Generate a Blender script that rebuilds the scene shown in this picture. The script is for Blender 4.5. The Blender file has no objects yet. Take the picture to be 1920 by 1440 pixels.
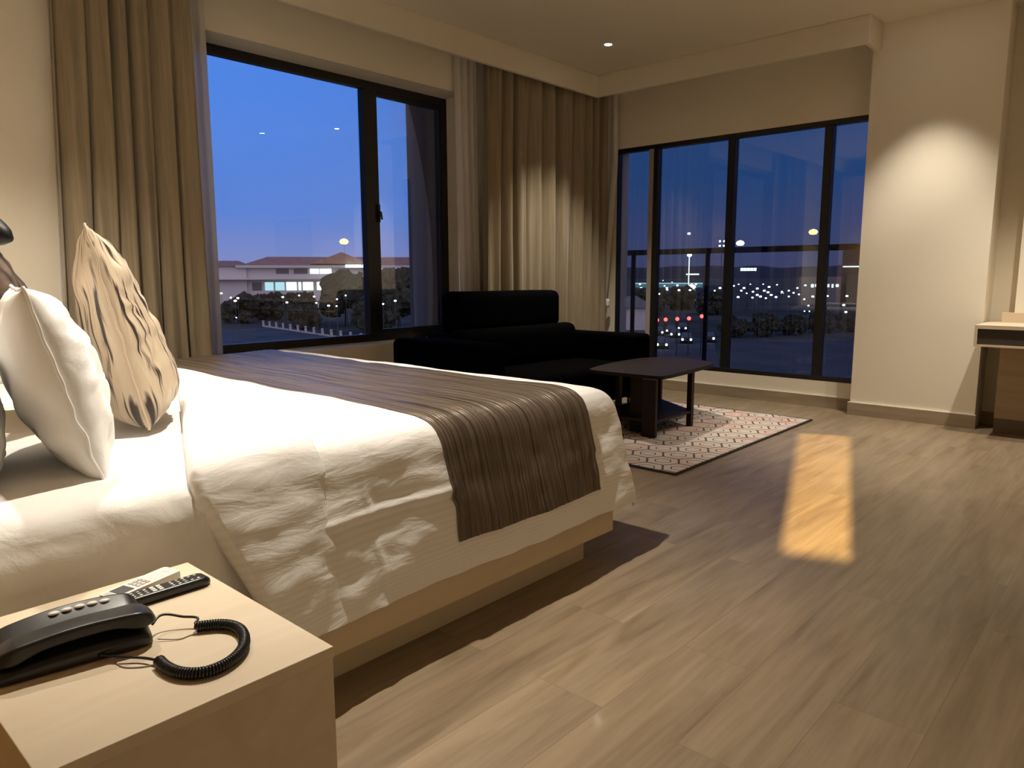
import bpy, bmesh, math, random
from mathutils import Vector, Matrix, noise
random.seed(7)
PI = math.pi
sc = bpy.context.scene
C = sc.collection

# ------------------------------------------------------------------ camera
H = 1.15
F_PX = 1367.44
pit, yaw, rol = math.radians(8.44436), math.radians(42.10983), math.radians(-0.18812)
FW = Vector((math.cos(pit)*math.cos(yaw), math.cos(pit)*math.sin(yaw), -math.sin(pit)))
R0 = Vector((math.sin(yaw), -math.cos(yaw), 0)); U0 = R0.cross(FW)
RT = R0*math.cos(rol) + U0*math.sin(rol); UP = U0*math.cos(rol) - R0*math.sin(rol)
cd = bpy.data.cameras.new('camera'); cam = bpy.data.objects.new('camera', cd); C.objects.link(cam)
cd.sensor_width = 36; cd.lens = F_PX/1920*36; cd.clip_start = 0.02; cd.clip_end = 9000
m = Matrix((RT, UP, -FW)).transposed().to_4x4(); m.translation = (0, 0, H); cam.matrix_world = m
sc.camera = cam

# ------------------------------------------------------------------ view and sky
sc.view_settings.view_transform = 'Standard'; sc.view_settings.look = 'None'
sc.view_settings.exposure = 0.74; sc.view_settings.gamma = 1.0; sc.view_settings.use_curve_mapping = False
sc.cycles.use_denoising = True
sc.cycles.sample_clamp_indirect = 4.0
sc.cycles.max_bounces = 10; sc.cycles.transparent_max_bounces = 16
sc.cycles.caustics_reflective = False; sc.cycles.caustics_refractive = False
w = bpy.data.worlds.new('dusk_sky'); sc.world = w; w.use_nodes = True
nt = w.node_tree; N, L = nt.nodes, nt.links; N.clear()
out = N.new('ShaderNodeOutputWorld'); bg = N.new('ShaderNodeBackground'); L.new(bg.outputs[0], out.inputs[0])
tc = N.new('ShaderNodeTexCoord'); sx = N.new('ShaderNodeSeparateXYZ'); L.new(tc.outputs['Generated'], sx.inputs[0])
def ramp(nodes, stops, interp='LINEAR'):
    r = nodes.new('ShaderNodeValToRGB'); r.color_ramp.interpolation = interp
    el = r.color_ramp.elements
    while len(el) < len(stops): el.new(0.5)
    for e, (p, c) in zip(el, stops): e.position = p; e.color = (*c, 1)
    return r
# dusk: bright clear blue towards the sunset side (+Y), deep slate blue towards +X
rl = ramp(N, [(0, (.20,.22,.42)), (.03, (.165,.21,.46)), (.08, (.092,.19,.53)), (.22, (.062,.195,.63)), (1, (.065,.21,.66))])
rr = ramp(N, [(0, (.05,.056,.125)), (.05, (.042,.060,.155)), (.12, (.018,.058,.175)), (.30, (.015,.060,.20)), (1, (.03,.075,.24))])
L.new(sx.outputs['Z'], rl.inputs[0]); L.new(sx.outputs['Z'], rr.inputs[0])
dt = N.new('ShaderNodeVectorMath'); dt.operation = 'DOT_PRODUCT'; L.new(tc.outputs['Generated'], dt.inputs[0])
dt.inputs[1].default_value = (math.cos(math.radians(75)), math.sin(math.radians(75)), 0)
mr = N.new('ShaderNodeMapRange'); mr.interpolation_type = 'SMOOTHSTEP'
mr.inputs['From Min'].default_value = .75; mr.inputs['From Max'].default_value = .86; L.new(dt.outputs['Value'], mr.inputs['Value'])
mx = N.new('ShaderNodeMixRGB'); L.new(mr.outputs[0], mx.inputs[0]); L.new(rr.outputs[0], mx.inputs[1]); L.new(rl.outputs[0], mx.inputs[2])
# pale glow added to the unseen sky behind the camera, brightens outside fronts
db = N.new('ShaderNodeVectorMath'); db.operation = 'DOT_PRODUCT'; L.new(tc.outputs['Generated'], db.inputs[0]); db.inputs[1].default_value = (-.62,-.78,0)
mb = N.new('ShaderNodeMapRange'); mb.inputs['From Min'].default_value = .1; mb.inputs['From Max'].default_value = .8; L.new(db.outputs['Value'], mb.inputs['Value'])
gl = N.new('ShaderNodeMixRGB'); L.new(mb.outputs[0], gl.inputs[0]); L.new(mx.outputs[0], gl.inputs[1]); gl.inputs[2].default_value = (.62,.54,.66,1)
nz = N.new('ShaderNodeTexNoise'); nz.inputs['Scale'].default_value = 5; nz.inputs['Detail'].default_value = 5
mpv = N.new('ShaderNodeMapping'); mpv.inputs['Scale'].default_value = (1, 1, 3.5); L.new(tc.outputs['Generated'], mpv.inputs[0]); L.new(mpv.outputs[0], nz.inputs[0])
cr = ramp(N, [(.56, (0,0,0)), (.75, (.02,.017,.02))]); L.new(nz.outputs[0], cr.inputs[0])
ad = N.new('ShaderNodeMixRGB'); ad.blend_type = 'ADD'; ad.inputs[0].default_value = 1; L.new(gl.outputs[0], ad.inputs[1]); L.new(cr.outputs[0], ad.inputs[2])
L.new(ad.outputs[0], bg.inputs[0]); bg.inputs[1].default_value = .84

# recessed ceiling downlights, two of them added unseen for fill: x, y, watts, cone in degrees, blend
WARM = (1.0, .905, .76)
LAMPS = [
    ('sofa',   5.30, 3.70, 140, 82, .9),
    ('column', 5.80, 1.44, 95, 70, .7),
    ('desk',   5.30, 0.45, 125, 90, .85),
    ('bed',    1.45, 2.18, 195, 84, .75),
    ('fill_aisle',  1.20, -2.1, 190, 88, .8),  # added behind the camera, unseen, to give bounce fill
    ('middle', 3.40, -2.2, 190, 88, .9),  # second unseen lamp, put in for ambient fill
    ('head',   0.85, 3.25, 155, 96, .8),
]

# ------------------------------------------------------------------ helpers
def col(c): return (*c, 1) if len(c) == 3 else c
def mat(name, base, rough=.6, spec=.5, metal=0, coat=0, coat_rough=.1, emit=None, es=0, sheen=0):
    m = bpy.data.materials.new(name); m.use_nodes = True
    b = m.node_tree.nodes['Principled BSDF']
    b.inputs['Base Color'].default_value = col(base); b.inputs['Roughness'].default_value = rough
    b.inputs['Specular IOR Level'].default_value = spec; b.inputs['Metallic'].default_value = metal
    b.inputs['Coat Weight'].default_value = coat; b.inputs['Coat Roughness'].default_value = coat_rough
    b.inputs['Sheen Weight'].default_value = sheen
    if emit: b.inputs['Emission Color'].default_value = col(emit); b.inputs['Emission Strength'].default_value = es
    return m
def nodes(m): return m.node_tree.nodes, m.node_tree.links, m.node_tree.nodes['Principled BSDF']
def tex(m, vec=(1,1,1), kind='noise', coord='Object', rot=(0,0,0), **kw):
    N, L, b = nodes(m)
    t = N.new('ShaderNodeTexCoord'); mp = N.new('ShaderNodeMapping'); mp.inputs['Scale'].default_value = vec; mp.inputs['Rotation'].default_value = rot
    L.new(t.outputs[coord], mp.inputs[0])
    n = N.new({'noise': 'ShaderNodeTexNoise', 'wave': 'ShaderNodeTexWave', 'voronoi': 'ShaderNodeTexVoronoi', 'brick': 'ShaderNodeTexBrick'}[kind])
    L.new(mp.outputs[0], n.inputs['Vector'])
    for k, v in kw.items():
        k = k.replace('_', ' ').title()
        if k in n.inputs: n.inputs[k].default_value = v
    return n
def colramp(m, src, stops):
    N, L, b = nodes(m); r = ramp(N, stops); L.new(src, r.inputs[0]); return r
def bump(m, src, strength=.3, dist=.01):
    N, L, b = nodes(m); bp = N.new('ShaderNodeBump'); bp.inputs['Strength'].default_value = strength; bp.inputs['Distance'].default_value = dist
    L.new(src, bp.inputs['Height'])
    if b.inputs['Normal'].is_linked: L.new(b.inputs['Normal'].links[0].from_socket, bp.inputs['Normal'])
    L.new(bp.outputs[0], b.inputs['Normal'])
def tocolor(m, src): N, L, b = nodes(m); L.new(src, b.inputs['Base Color'])

def obj(name, bm, m, parent=None, local=False, smooth=False, bevel=0, seg=2, solid=0, subsurf=0):
    if parent is not None and not local: bmesh.ops.translate(bm, vec=-WORLD[parent.name], verts=bm.verts)
    bmesh.ops.recalc_face_normals(bm, faces=bm.faces)
    me = bpy.data.meshes.new(name); bm.to_mesh(me); bm.free()
    if smooth: me.polygons.foreach_set('use_smooth', [True]*len(me.polygons))
    o = bpy.data.objects.new(name, me); C.objects.link(o)
    if m: me.materials.append(m)
    if solid: md = o.modifiers.new('solid', 'SOLIDIFY'); md.thickness = solid; md.offset = 0
    if bevel: md = o.modifiers.new('bevel', 'BEVEL'); md.width = bevel; md.segments = seg; md.limit_method = 'ANGLE'; md.angle_limit = .6; md.harden_normals = False
    if subsurf: md = o.modifiers.new('sub', 'SUBSURF'); md.levels = subsurf; md.render_levels = subsurf
    if parent is not None: o.parent = parent
    return o
WORLD = {}
def tag(o, label, cat, group=None, kind=None):
    o['label'] = label; o['category'] = cat
    if group: o['group'] = group
    if kind: o['kind'] = kind
    return o
def thing(name, label, cat, loc=(0,0,0), rotz=0, group=None):
    o = bpy.data.objects.new(name, None); C.objects.link(o); o.location = loc; o.rotation_euler = (0, 0, rotz)
    o.empty_display_size = .1
    WORLD[o.name] = Vector(loc)
    return tag(o, label, cat, group)
def struct(name, bm, m, **kw):
    o = obj(name, bm, m, **kw)
    if o.parent is None: o['kind'] = 'structure'
    return o
def dup(root, loc, rotz=0, label=None, group=None, scale=None):
    r = root.copy(); C.objects.link(r); r.location = loc; r.rotation_euler = (0, 0, rotz)
    if label: r['label'] = label
    if group: r['group'] = group
    if scale: r.scale = scale
    for ch in list(root.children):
        c = ch.copy(); C.objects.link(c); c.parent = r
        for g in ch.children:
            d = g.copy(); C.objects.link(d); d.parent = c
    return r
def B(): return bmesh.new()
def box(bm, lo, hi):
    x0, y0, z0 = lo; x1, y1, z1 = hi
    v = [bm.verts.new(p) for p in ((x0,y0,z0),(x1,y0,z0),(x1,y1,z0),(x0,y1,z0),(x0,y0,z1),(x1,y0,z1),(x1,y1,z1),(x0,y1,z1))]
    for f in ((0,3,2,1),(4,5,6,7),(0,1,5,4),(1,2,6,5),(2,3,7,6),(3,0,4,7)): bm.faces.new([v[i] for i in f])
    return bm
def bx(lo, hi): return box(B(), lo, hi)
def tube(bm, pts, r, seg=10, cap=True):
    pts = [Vector(p) for p in pts]; rings = []; n = len(pts)
    up = None
    for i, p in enumerate(pts):
        t = (pts[min(i+1, n-1)] - pts[max(i-1, 0)]).normalized()
        if up is None:
            up = Vector((0,0,1)) if abs(t.z) < .9 else Vector((1,0,0))
        s = t.cross(up).normalized(); up = s.cross(t).normalized()
        rr = r(i/(n-1)) if callable(r) else r
        rings.append([bm.verts.new(p + s*rr*math.cos(a) + up*rr*math.sin(a)) for a in [2*PI*k/seg for k in range(seg)]])
    for a, b in zip(rings, rings[1:]):
        for k in range(seg): bm.faces.new((a[k], a[(k+1)%seg], b[(k+1)%seg], b[k]))
    if cap: bm.faces.new(rings[0][::-1]); bm.faces.new(rings[-1])
    return bm
def lathe(bm, prof, c=(0,0,0), seg=24):
    rings = []
    for r, z in prof:
        if r < 1e-6: rings.append([bm.verts.new((c[0], c[1], c[2]+z))])
        else: rings.append([bm.verts.new((c[0]+r*math.cos(a), c[1]+r*math.sin(a), c[2]+z)) for a in [2*PI*k/seg for k in range(seg)]])
    for a, b in zip(rings, rings[1:]):
        for k in range(seg):
            if len(a) == 1 and len(b) == 1: continue
            if len(a) == 1: bm.faces.new((a[0], b[k], b[(k+1)%seg]))
            elif len(b) == 1: bm.faces.new((a[k], a[(k+1)%seg], b[0]))
            else: bm.faces.new((a[k], a[(k+1)%seg], b[(k+1)%seg], b[k]))
    return bm
def prism(bm, poly, z0, z1):
    a = [bm.verts.new((x, y, z0)) for x, y in poly]; b = [bm.verts.new((x, y, z1)) for x, y in poly]; n = len(poly)
    bm.faces.new(a[::-1]); bm.faces.new(b)
    for i in range(n): bm.faces.new((a[i], a[(i+1)%n], b[(i+1)%n], b[i]))
    return bm
def surf(bm, fn, nu, nv, uv=True):
    g = [[bm.verts.new(fn(i/nu, j/nv)) for j in range(nv+1)] for i in range(nu+1)]
    lay = bm.loops.layers.uv.verify() if uv else None
    for i in range(nu):
        for j in range(nv):
            f = bm.faces.new((g[i][j], g[i+1][j], g[i+1][j+1], g[i][j+1]))
            if uv:
                for lp, (a, b) in zip(f.loops, ((i,j),(i+1,j),(i+1,j+1),(i,j+1))): lp[lay].uv = (a/nu, b/nv)
    return bm
def loft(bm, rings, cap=True):
    vs = [[bm.verts.new(p) for p in r] for r in rings]; n = len(rings[0])
    for a, b in zip(vs, vs[1:]):
        for k in range(n): bm.faces.new((a[k], a[(k+1)%n], b[(k+1)%n], b[k]))
    if cap: bm.faces.new(vs[0][::-1]); bm.faces.new(vs[-1])
    return bm
def interp(pts, t):
    # piecewise-linear with smooth corners (catmull-rom) over points, t in 0..1 by chord length
    d = [0]
    for a, b in zip(pts, pts[1:]): d.append(d[-1] + (Vector(b)-Vector(a)).length)
    s = t*d[-1]
    i = 0
    while i < len(pts)-2 and s > d[i+1]: i += 1
    k = (s-d[i])/max(1e-9, d[i+1]-d[i])
    p0 = Vector(pts[max(i-1,0)]); p1 = Vector(pts[i]); p2 = Vector(pts[i+1]); p3 = Vector(pts[min(i+2, len(pts)-1)])
    l = (p2-p1).length
    m1 = (p2-p0).normalized()*l if (p2-p0).length else (p2-p1); m2 = (p3-p1).normalized()*l if (p3-p1).length else (p2-p1)
    k2, k3 = k*k, k*k*k
    return p1*(2*k3-3*k2+1) + m1*(k3-2*k2+k) + p2*(-2*k3+3*k2) + m2*(k3-k2)
def rrect(w, h, r, n=4, cx=0, cy=0):
    p = []
    for (sx_, sy_, a0) in ((1,1,0),(-1,1,90),(-1,-1,180),(1,-1,270)):
        for k in range(n+1):
            a = math.radians(a0 + 90*k/n); p.append((cx + sx_*(w/2-r) + r*math.cos(a), cy + sy_*(h/2-r) + r*math.sin(a)))
    return p
def nz3(x, y, z=0): return noise.noise(Vector((x, y, z)))

# ------------------------------------------------------------------ materials
M = {}
M['paint'] = mat('cream_wall_paint', (.82,.755,.63), .75, .25)
n = tex(M['paint'], (40,40,40), scale=8, detail=4); bump(M['paint'], n.outputs[0], .04, .003)
M['ceil'] = mat('ceiling_paint', (.77,.70,.58), .8, .2)
M['skirt'] = mat('skirting_tile', (.35,.28,.195), .4, .4)
n = tex(M['skirt'], (1.5,1.5,12), scale=2, detail=5); tocolor(M['skirt'], colramp(M['skirt'], n.outputs[0], [(.3,(.30,.235,.16)),(.7,(.40,.32,.225))]).outputs[0])
M['skirt_top'] = mat('skirting_trim', (.85,.80,.70), .4)
# wood-look floor: planks along X, .2255 m wide
mf = M['floor'] = mat('wood_plank_floor', (.55,.43,.29), .34, .35, coat=.16, coat_rough=.07)
N_, L_, b_ = nodes(mf)
br = tex(mf, (1,1,1), kind='brick', scale=1.0, mortar_size=.0010, mortar_smooth=.1, brick_width=1.2, row_height=.2255)
br.inputs['Color1'].default_value = (0,0,0,1); br.inputs['Color2'].default_value = (1,1,1,1); br.inputs['Mortar'].default_value = (.5,.5,.5,1)
br.offset = .37; br.inputs['Bias'].default_value = 0
br.inputs['Vector'].links[0].from_node.inputs['Location'].default_value = (.45, -.1355, 0)
tcn = N_.new('ShaderNodeTexCoord'); sep = N_.new('ShaderNodeSeparateXYZ'); L_.new(tcn.outputs['Object'], sep.inputs[0])
off = N_.new('ShaderNodeMath'); off.operation = 'MULTIPLY'; off.inputs[1].default_value = 37.0; L_.new(br.outputs['Color'], off.inputs[0])
cmb = N_.new('ShaderNodeCombineXYZ'); a1 = N_.new('ShaderNodeMath'); a1.operation = 'ADD'; L_.new(sep.outputs['X'], a1.inputs[0]); L_.new(off.outputs[0], a1.inputs[1])
L_.new(a1.outputs[0], cmb.inputs['X']); L_.new(sep.outputs['Y'], cmb.inputs['Y']); L_.new(off.outputs[0], cmb.inputs['Z'])
def grain(scl, det, dist, sc_=1.0):
    mp = N_.new('ShaderNodeMapping'); mp.inputs['Scale'].default_value = scl; L_.new(cmb.outputs[0], mp.inputs[0])
    q = N_.new('ShaderNodeTexNoise'); q.inputs['Scale'].default_value = sc_; q.inputs['Detail'].default_value = det; q.inputs['Distortion'].default_value = dist; L_.new(mp.outputs[0], q.inputs['Vector']); return q
g1 = grain((1.3, 11, 1), 6, 1.2); g2 = grain((.55, 3.2, 1), 3, .6); g3 = grain((4, 70, 1), 4, .2)
c1 = ramp(N_, [(.26,(.228,.168,.104)), (.42,(.298,.226,.147)), (.58,(.345,.266,.178)), (.8,(.366,.285,.194))]); L_.new(g1.outputs[0], c1.inputs[0])
c2 = ramp(N_, [(.32,(.86,.86,.87)), (.66,(1.03,1.01,.98))]); L_.new(g2.outputs[0], c2.inputs[0])
mu = N_.new('ShaderNodeMixRGB'); mu.blend_type = 'MULTIPLY'; mu.inputs[0].default_value = 1; L_.new(c1.outputs[0], mu.inputs[1]); L_.new(c2.outputs[0], mu.inputs[2])
c3 = ramp(N_, [(.35,(.90,.90,.90)), (.6,(1.02,1.02,1.02))]); L_.new(g3.outputs[0], c3.inputs[0])
mu2 = N_.new('ShaderNodeMixRGB'); mu2.blend_type = 'MULTIPLY'; mu2.inputs[0].default_value = 1; L_.new(mu.outputs[0], mu2.inputs[1]); L_.new(c3.outputs[0], mu2.inputs[2])
c4 = ramp(N_, [(0,(.97,.97,.975)), (1,(1.02,1.015,1.01))]); L_.new(br.outputs['Color'], c4.inputs[0])
mu3 = N_.new('ShaderNodeMixRGB'); mu3.blend_type = 'MULTIPLY'; mu3.inputs[0].default_value = 1; L_.new(mu2.outputs[0], mu3.inputs[1]); L_.new(c4.outputs[0], mu3.inputs[2])
mj = N_.new('ShaderNodeMixRGB'); L_.new(br.outputs['Fac'], mj.inputs[0]); L_.new(mu3.outputs[0], mj.inputs[1]); mj.inputs[2].default_value = (.20,.155,.108,1)
L_.new(mj.outputs[0], b_.inputs['Base Color']); bump(mf, g1.outputs[0], .035, .004)
def woodmat(name, a, b, rough=.45, axis='x', spec=.4):
    m = mat(name, a, rough, spec)
    s = {'x': (1.2,14,14), 'y': (14,1.2,14), 'z': (14,14,1.2)}[axis]
    n = tex(m, s, scale=1.0, detail=6, distortion=.8); tocolor(m, colramp(m, n.outputs[0], [(.3,a),(.7,b)]).outputs[0]); return m
M['oak'] = woodmat('pale_oak_laminate', (.68,.565,.41), (.76,.645,.485), .5, 'x')
M['oak_y'] = woodmat('pale_oak_laminate_cross', (.64,.53,.38), (.72,.605,.45), .5, 'y')
M['bedwood'] = woodmat('bed_frame_laminate', (.56,.45,.30), (.62,.50,.345), .5, 'x')
M['edge'] = mat('brown_edge_band', (.30,.20,.10), .5)
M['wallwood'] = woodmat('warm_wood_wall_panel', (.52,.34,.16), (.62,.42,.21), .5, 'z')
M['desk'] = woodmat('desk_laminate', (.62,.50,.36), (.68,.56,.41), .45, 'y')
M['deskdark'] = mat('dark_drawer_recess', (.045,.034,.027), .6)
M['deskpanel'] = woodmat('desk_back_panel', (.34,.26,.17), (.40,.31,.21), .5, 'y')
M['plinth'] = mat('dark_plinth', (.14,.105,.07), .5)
# textiles
def cloth(name, base, rough=.85, sc_=700, st=.12, sheen=.2):
    m = mat(name, base, rough, .2, sheen=sheen); n = tex(m, (1,1,1), scale=sc_, detail=2); bump(m, n.outputs[0], st, .0006); return m
M['linen'] = cloth('white_cotton', (.87,.855,.835))
n = tex(M['linen'], (1,1,1), scale=9, detail=6, distortion=.6); bump(M['linen'], n.outputs[0], .38, .018)
M['duvet'] = cloth('white_duvet_cotton', (.87,.855,.835))
n = tex(M['duvet'], (4,5,13), scale=1.5, detail=7, distortion=.5); bump(M['duvet'], n.outputs[0], .34, .020)
# satin stripe in the duvet cover: fine lines across the bed, in groups
N_, L_, b_ = nodes(M['duvet'])
wv = tex(M['duvet'], (1,1,1), kind='wave', coord='UV', scale=26); wv.bands_direction = 'Y'
cr_ = colramp(M['duvet'], wv.outputs[0], [(.30,(.835,.82,.80)),(.6,(.88,.865,.85))]); tocolor(M['duvet'], cr_.outputs[0])
def satin(name, a, b, rough, st, dist, scl=(70,3,1), metal=.0, coord='UV', spec=.6, stops=(.36,.60)):
    m = mat(name, a, rough, spec, metal)
    n = tex(m, scl, scale=1.0, detail=3, distortion=.5, coord=coord)
    tocolor(m, colramp(m, n.outputs[0], [(stops[0],a),(stops[1],b)]).outputs[0]); bump(m, n.outputs[0], st, dist)
    return m
M['runner'] = satin('bronze_satin_runner', (.050,.036,.026), (.150,.112,.082), .34, 1.0, .012, (80,3.0,1), .25, spec=.4, stops=(.34,.50))
M['cushion'] = satin('lit_bronze_satin_cushion', (.05,.034,.028), (.64,.52,.385), .42, 1.0, .014, (27,2.6,1), .0, stops=(.38,.45))  # same satin as the runner, with lamp light put into the brighter colour
M['cushion_dark'] = satin('dark_satin_cushion', (.03,.022,.02), (.20,.15,.125), .32, .9, .012, (9,4,1), .2)
M['curtain'] = cloth('taupe_curtain', (.295,.225,.135), .8, 500, .15, .25)
n = tex(M['curtain'], (60,60,2.2), scale=1, detail=4); tocolor(M['curtain'], colramp(M['curtain'], n.outputs[0], [(.3,(.245,.195,.125)),(.7,(.33,.265,.175))]).outputs[0])
ms = bpy.data.materials.new('white_sheer'); ms.use_nodes = True; M['sheer'] = ms
N_, L_ = ms.node_tree.nodes, ms.node_tree.links; N_.clear()
o_ = N_.new('ShaderNodeOutputMaterial'); df = N_.new('ShaderNodeBsdfDiffuse'); tl = N_.new('ShaderNodeBsdfTranslucent'); tr = N_.new('ShaderNodeBsdfTransparent')
df.inputs[0].default_value = (.78,.74,.69,1); tl.inputs[0].default_value = (.78,.75,.72,1); tr.inputs[0].default_value = (1,1,1,1)
x1 = N_.new('ShaderNodeMixShader'); x1.inputs[0].default_value = .28; L_.new(df.outputs[0], x1.inputs[1]); L_.new(tl.outputs[0], x1.inputs[2])
x2 = N_.new('ShaderNodeMixShader'); x2.inputs[0].default_value = .04; L_.new(x1.outputs[0], x2.inputs[1]); L_.new(tr.outputs[0], x2.inputs[2]); L_.new(x2.outputs[0], o_.inputs[0])
M['sofa'] = cloth('black_velvet', (.0014,.0014,.0017), .95, 400, .1, .0); M['sofa'].node_tree.nodes['Principled BSDF'].inputs['Specular IOR Level'].default_value = .03
M['table'] = mat('espresso_wood', (.024,.015,.013), .5, .2)
M['black'] = mat('black_plastic', (.010,.010,.011), .33, .5)
n = tex(M['black'], (1,1,1), scale=900, detail=1); bump(M['black'], n.outputs[0], .06, .0003)
M['black_gloss'] = mat('black_lamp_metal', (.008,.008,.009), .5, .3)
M['frame'] = mat('black_window_frame', (.011,.010,.010), .35, .5)
M['edge_and_wire'] = mat('grey_lit_edge_and_wire', (.36,.33,.30), .5, .4)  # pale tone carries the lit look of the mullion edge; also colours the wire
M['white_plastic'] = mat('white_plastic', (.86,.83,.77), .35)
M['grey_key'] = mat('grey_key', (.52,.52,.52), .5)
M['pink_key'] = mat('orange_key', (.75,.36,.20), .5)
M['lcd'] = mat('lcd_grey', (.10,.11,.12), .15, .6)
M['metal'] = mat('brushed_metal', (.5,.5,.5), .3, metal=1)
M['screen'] = mat('tv_screen', (.004,.004,.005), .12, .5)
M['lampglow'] = mat('downlight_lens', (1,1,1), .5, emit=(1,.90,.74), es=30)
def glass(name, tint, ior=1.5, k=1.0):
    m = bpy.data.materials.new(name); m.use_nodes = True; N, L = m.node_tree.nodes, m.node_tree.links; N.clear()
    o = N.new('ShaderNodeOutputMaterial'); t = N.new('ShaderNodeBsdfTransparent'); t.inputs[0].default_value = col(tint)
    g = N.new('ShaderNodeBsdfGlossy'); g.inputs['Roughness'].default_value = 0.0; g.inputs[0].default_value = (1,1,1,1)
    f = N.new('ShaderNodeFresnel'); f.inputs[0].default_value = ior
    q = N.new('ShaderNodeMath'); q.operation = 'MULTIPLY'; q.inputs[1].default_value = k; q.use_clamp = True; L.new(f.outputs[0], q.inputs[0])
    x = N.new('ShaderNodeMixShader'); L.new(q.outputs[0], x.inputs[0]); L.new(t.outputs[0], x.inputs[1]); L.new(g.outputs[0], x.inputs[2]); L.new(x.outputs[0], o.inputs[0]); return m
M['glass'] = glass('clear_glass', (.93,.95,.97), 1.5, .9)
M['glass2'] = glass('tinted_glass', (.82,.84,.87), 1.5, 1.7)

# ------------------------------------------------------------------ setting
ZC = 3.05
struct('floor', bx((-.7,-3.2,-.12), (6.75,4.9,0)), M['floor'])
struct('ceiling', bx((-.7,-3.2,ZC), (6.75,4.9,ZC+.15)), M['ceil'])
# window wall on the left (Y = 4.60) with its opening
b = B(); wx0, wx1, wz0, wz1 = 1.72, 4.52, .62, 2.66
box(b, (-.7,4.6,0), (wx0,4.95,ZC)); box(b, (wx1,4.6,0), (6.5,4.95,ZC)); box(b, (wx0,4.6,0), (wx1,4.95,wz0)); box(b, (wx0,4.6,wz1), (wx1,4.95,ZC))
struct('wall_left', b, M['paint'])
b = B(); vy0, vy1, vz0, vz1 = 1.90, 4.40, .23, 2.43
box(b, (6.5,vy1,0), (6.72,4.95,ZC)); box(b, (6.5,1.03,0), (6.72,vy0,ZC)); box(b, (6.5,vy0,0), (6.72,vy1,vz0)); box(b, (6.5,vy0,vz1), (6.72,vy1,ZC))
struct('wall_far', b, M['paint'])
struct('wall_column', bx((6.312,1.03,0), (6.5,1.92,ZC)), M['paint'])
struct('wall_right', bx((6.58,-3.2,0), (6.72,1.03,ZC)), M['paint'])
struct('wall_head', bx((-.7,-3.2,0), (-.6,4.6,ZC)), M['paint'])
struct('wall_back', bx((-.6,-3.2,0), (6.58,-3.1,ZC)), M['paint'])
struct('trim_1', bx((-.6,4.31,2.85), (6.015,4.35,ZC)), M['ceil'], bevel=.004)
struct('trim_2', bx((6.015,1.863,2.85), (6.055,4.35,ZC)), M['ceil'], bevel=.004)
struct('trim_3', bx((6.055,1.863,2.85), (6.312,1.903,ZC)), M['ceil'], bevel=.004)
def base(name, lo, hi):
    o = struct(name, bx(lo, (hi[0], hi[1], hi[2]-.006)), M['skirt'])
    l2 = (lo[0], lo[1], hi[2]-.006); obj('skirting_lip', bx(l2, hi), M['skirt_top'], o, local=True)
base('baseboard_far', (6.485,1.92,0), (6.5,4.6,.105))
base('baseboard_column', (6.296,1.02,0), (6.312,1.935,.108))
base('baseboard_right', (6.565,.90,0), (6.58,1.03,.108))
base('baseboard_left', (-.6,4.585,0), (6.485,4.6,.105))
struct('trim_4', bx((wx0-.0,4.598,wz0-.012), (wx1,4.84,wz0+.002)), M['skirt_top'])   # window sill board
# window 1
w1 = bpy.data.objects.new('window_1', None); C.objects.link(w1); w1['kind'] = 'structure'; WORLD['window_1'] = Vector((0,0,0))
YF0, YF1 = 4.84, 4.90
b = B(); t = .062
box(b, (wx0,YF0,wz1-t), (wx1,YF1,wz1)); box(b, (wx0,YF0,wz0), (wx1,YF1,wz0+t)); box(b, (wx0,YF0,wz0+t), (wx0+t,YF1,wz1-t)); box(b, (wx1-t,YF0,wz0+t), (wx1,YF1,wz1-t))
obj('window_frame', b, M['frame'], w1, bevel=.004)
mxx = 3.672
obj('mullion', bx((mxx-.045,YF0-.012,wz0+t), (mxx+.086,YF1,wz1-t)), M['frame'], w1, bevel=.004)
b = B(); ix0, ix1, iz0, iz1 = mxx+.086, wx1-t, wz0+t, wz1-t; s = .035
box(b, (ix0,YF0+.005,iz1-s), (ix1,YF1-.01,iz1)); box(b, (ix0,YF0+.005,iz0), (ix1,YF1-.01,iz0+s)); box(b, (ix0,YF0+.005,iz0+s), (ix0+.012,YF1-.01,iz1-s)); box(b, (ix1-.03,YF0+.005,iz0+s), (ix1,YF1-.01,iz1-s))
obj('sash', b, M['frame'], w1, bevel=.003)
b = B(); box(b, (mxx+.058,YF0-.028,1.58), (mxx+.080,YF0-.012,1.72)); tube(b, [(mxx+.069,YF0-.022,1.66),(mxx+.072,YF0-.045,1.66),(mxx+.078,YF0-.048,1.60)], .008)
obj('window_handle', b, M['frame'], w1)
obj('pane', bx((wx0+t,4.868,wz0+t), (mxx-.045,4.872,wz1-t)), M['glass'], w1)
obj('pane', bx((mxx+.086,4.868,wz0+t+s), (ix1-.03,4.872,iz1-s)), M['glass'], w1)
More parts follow.
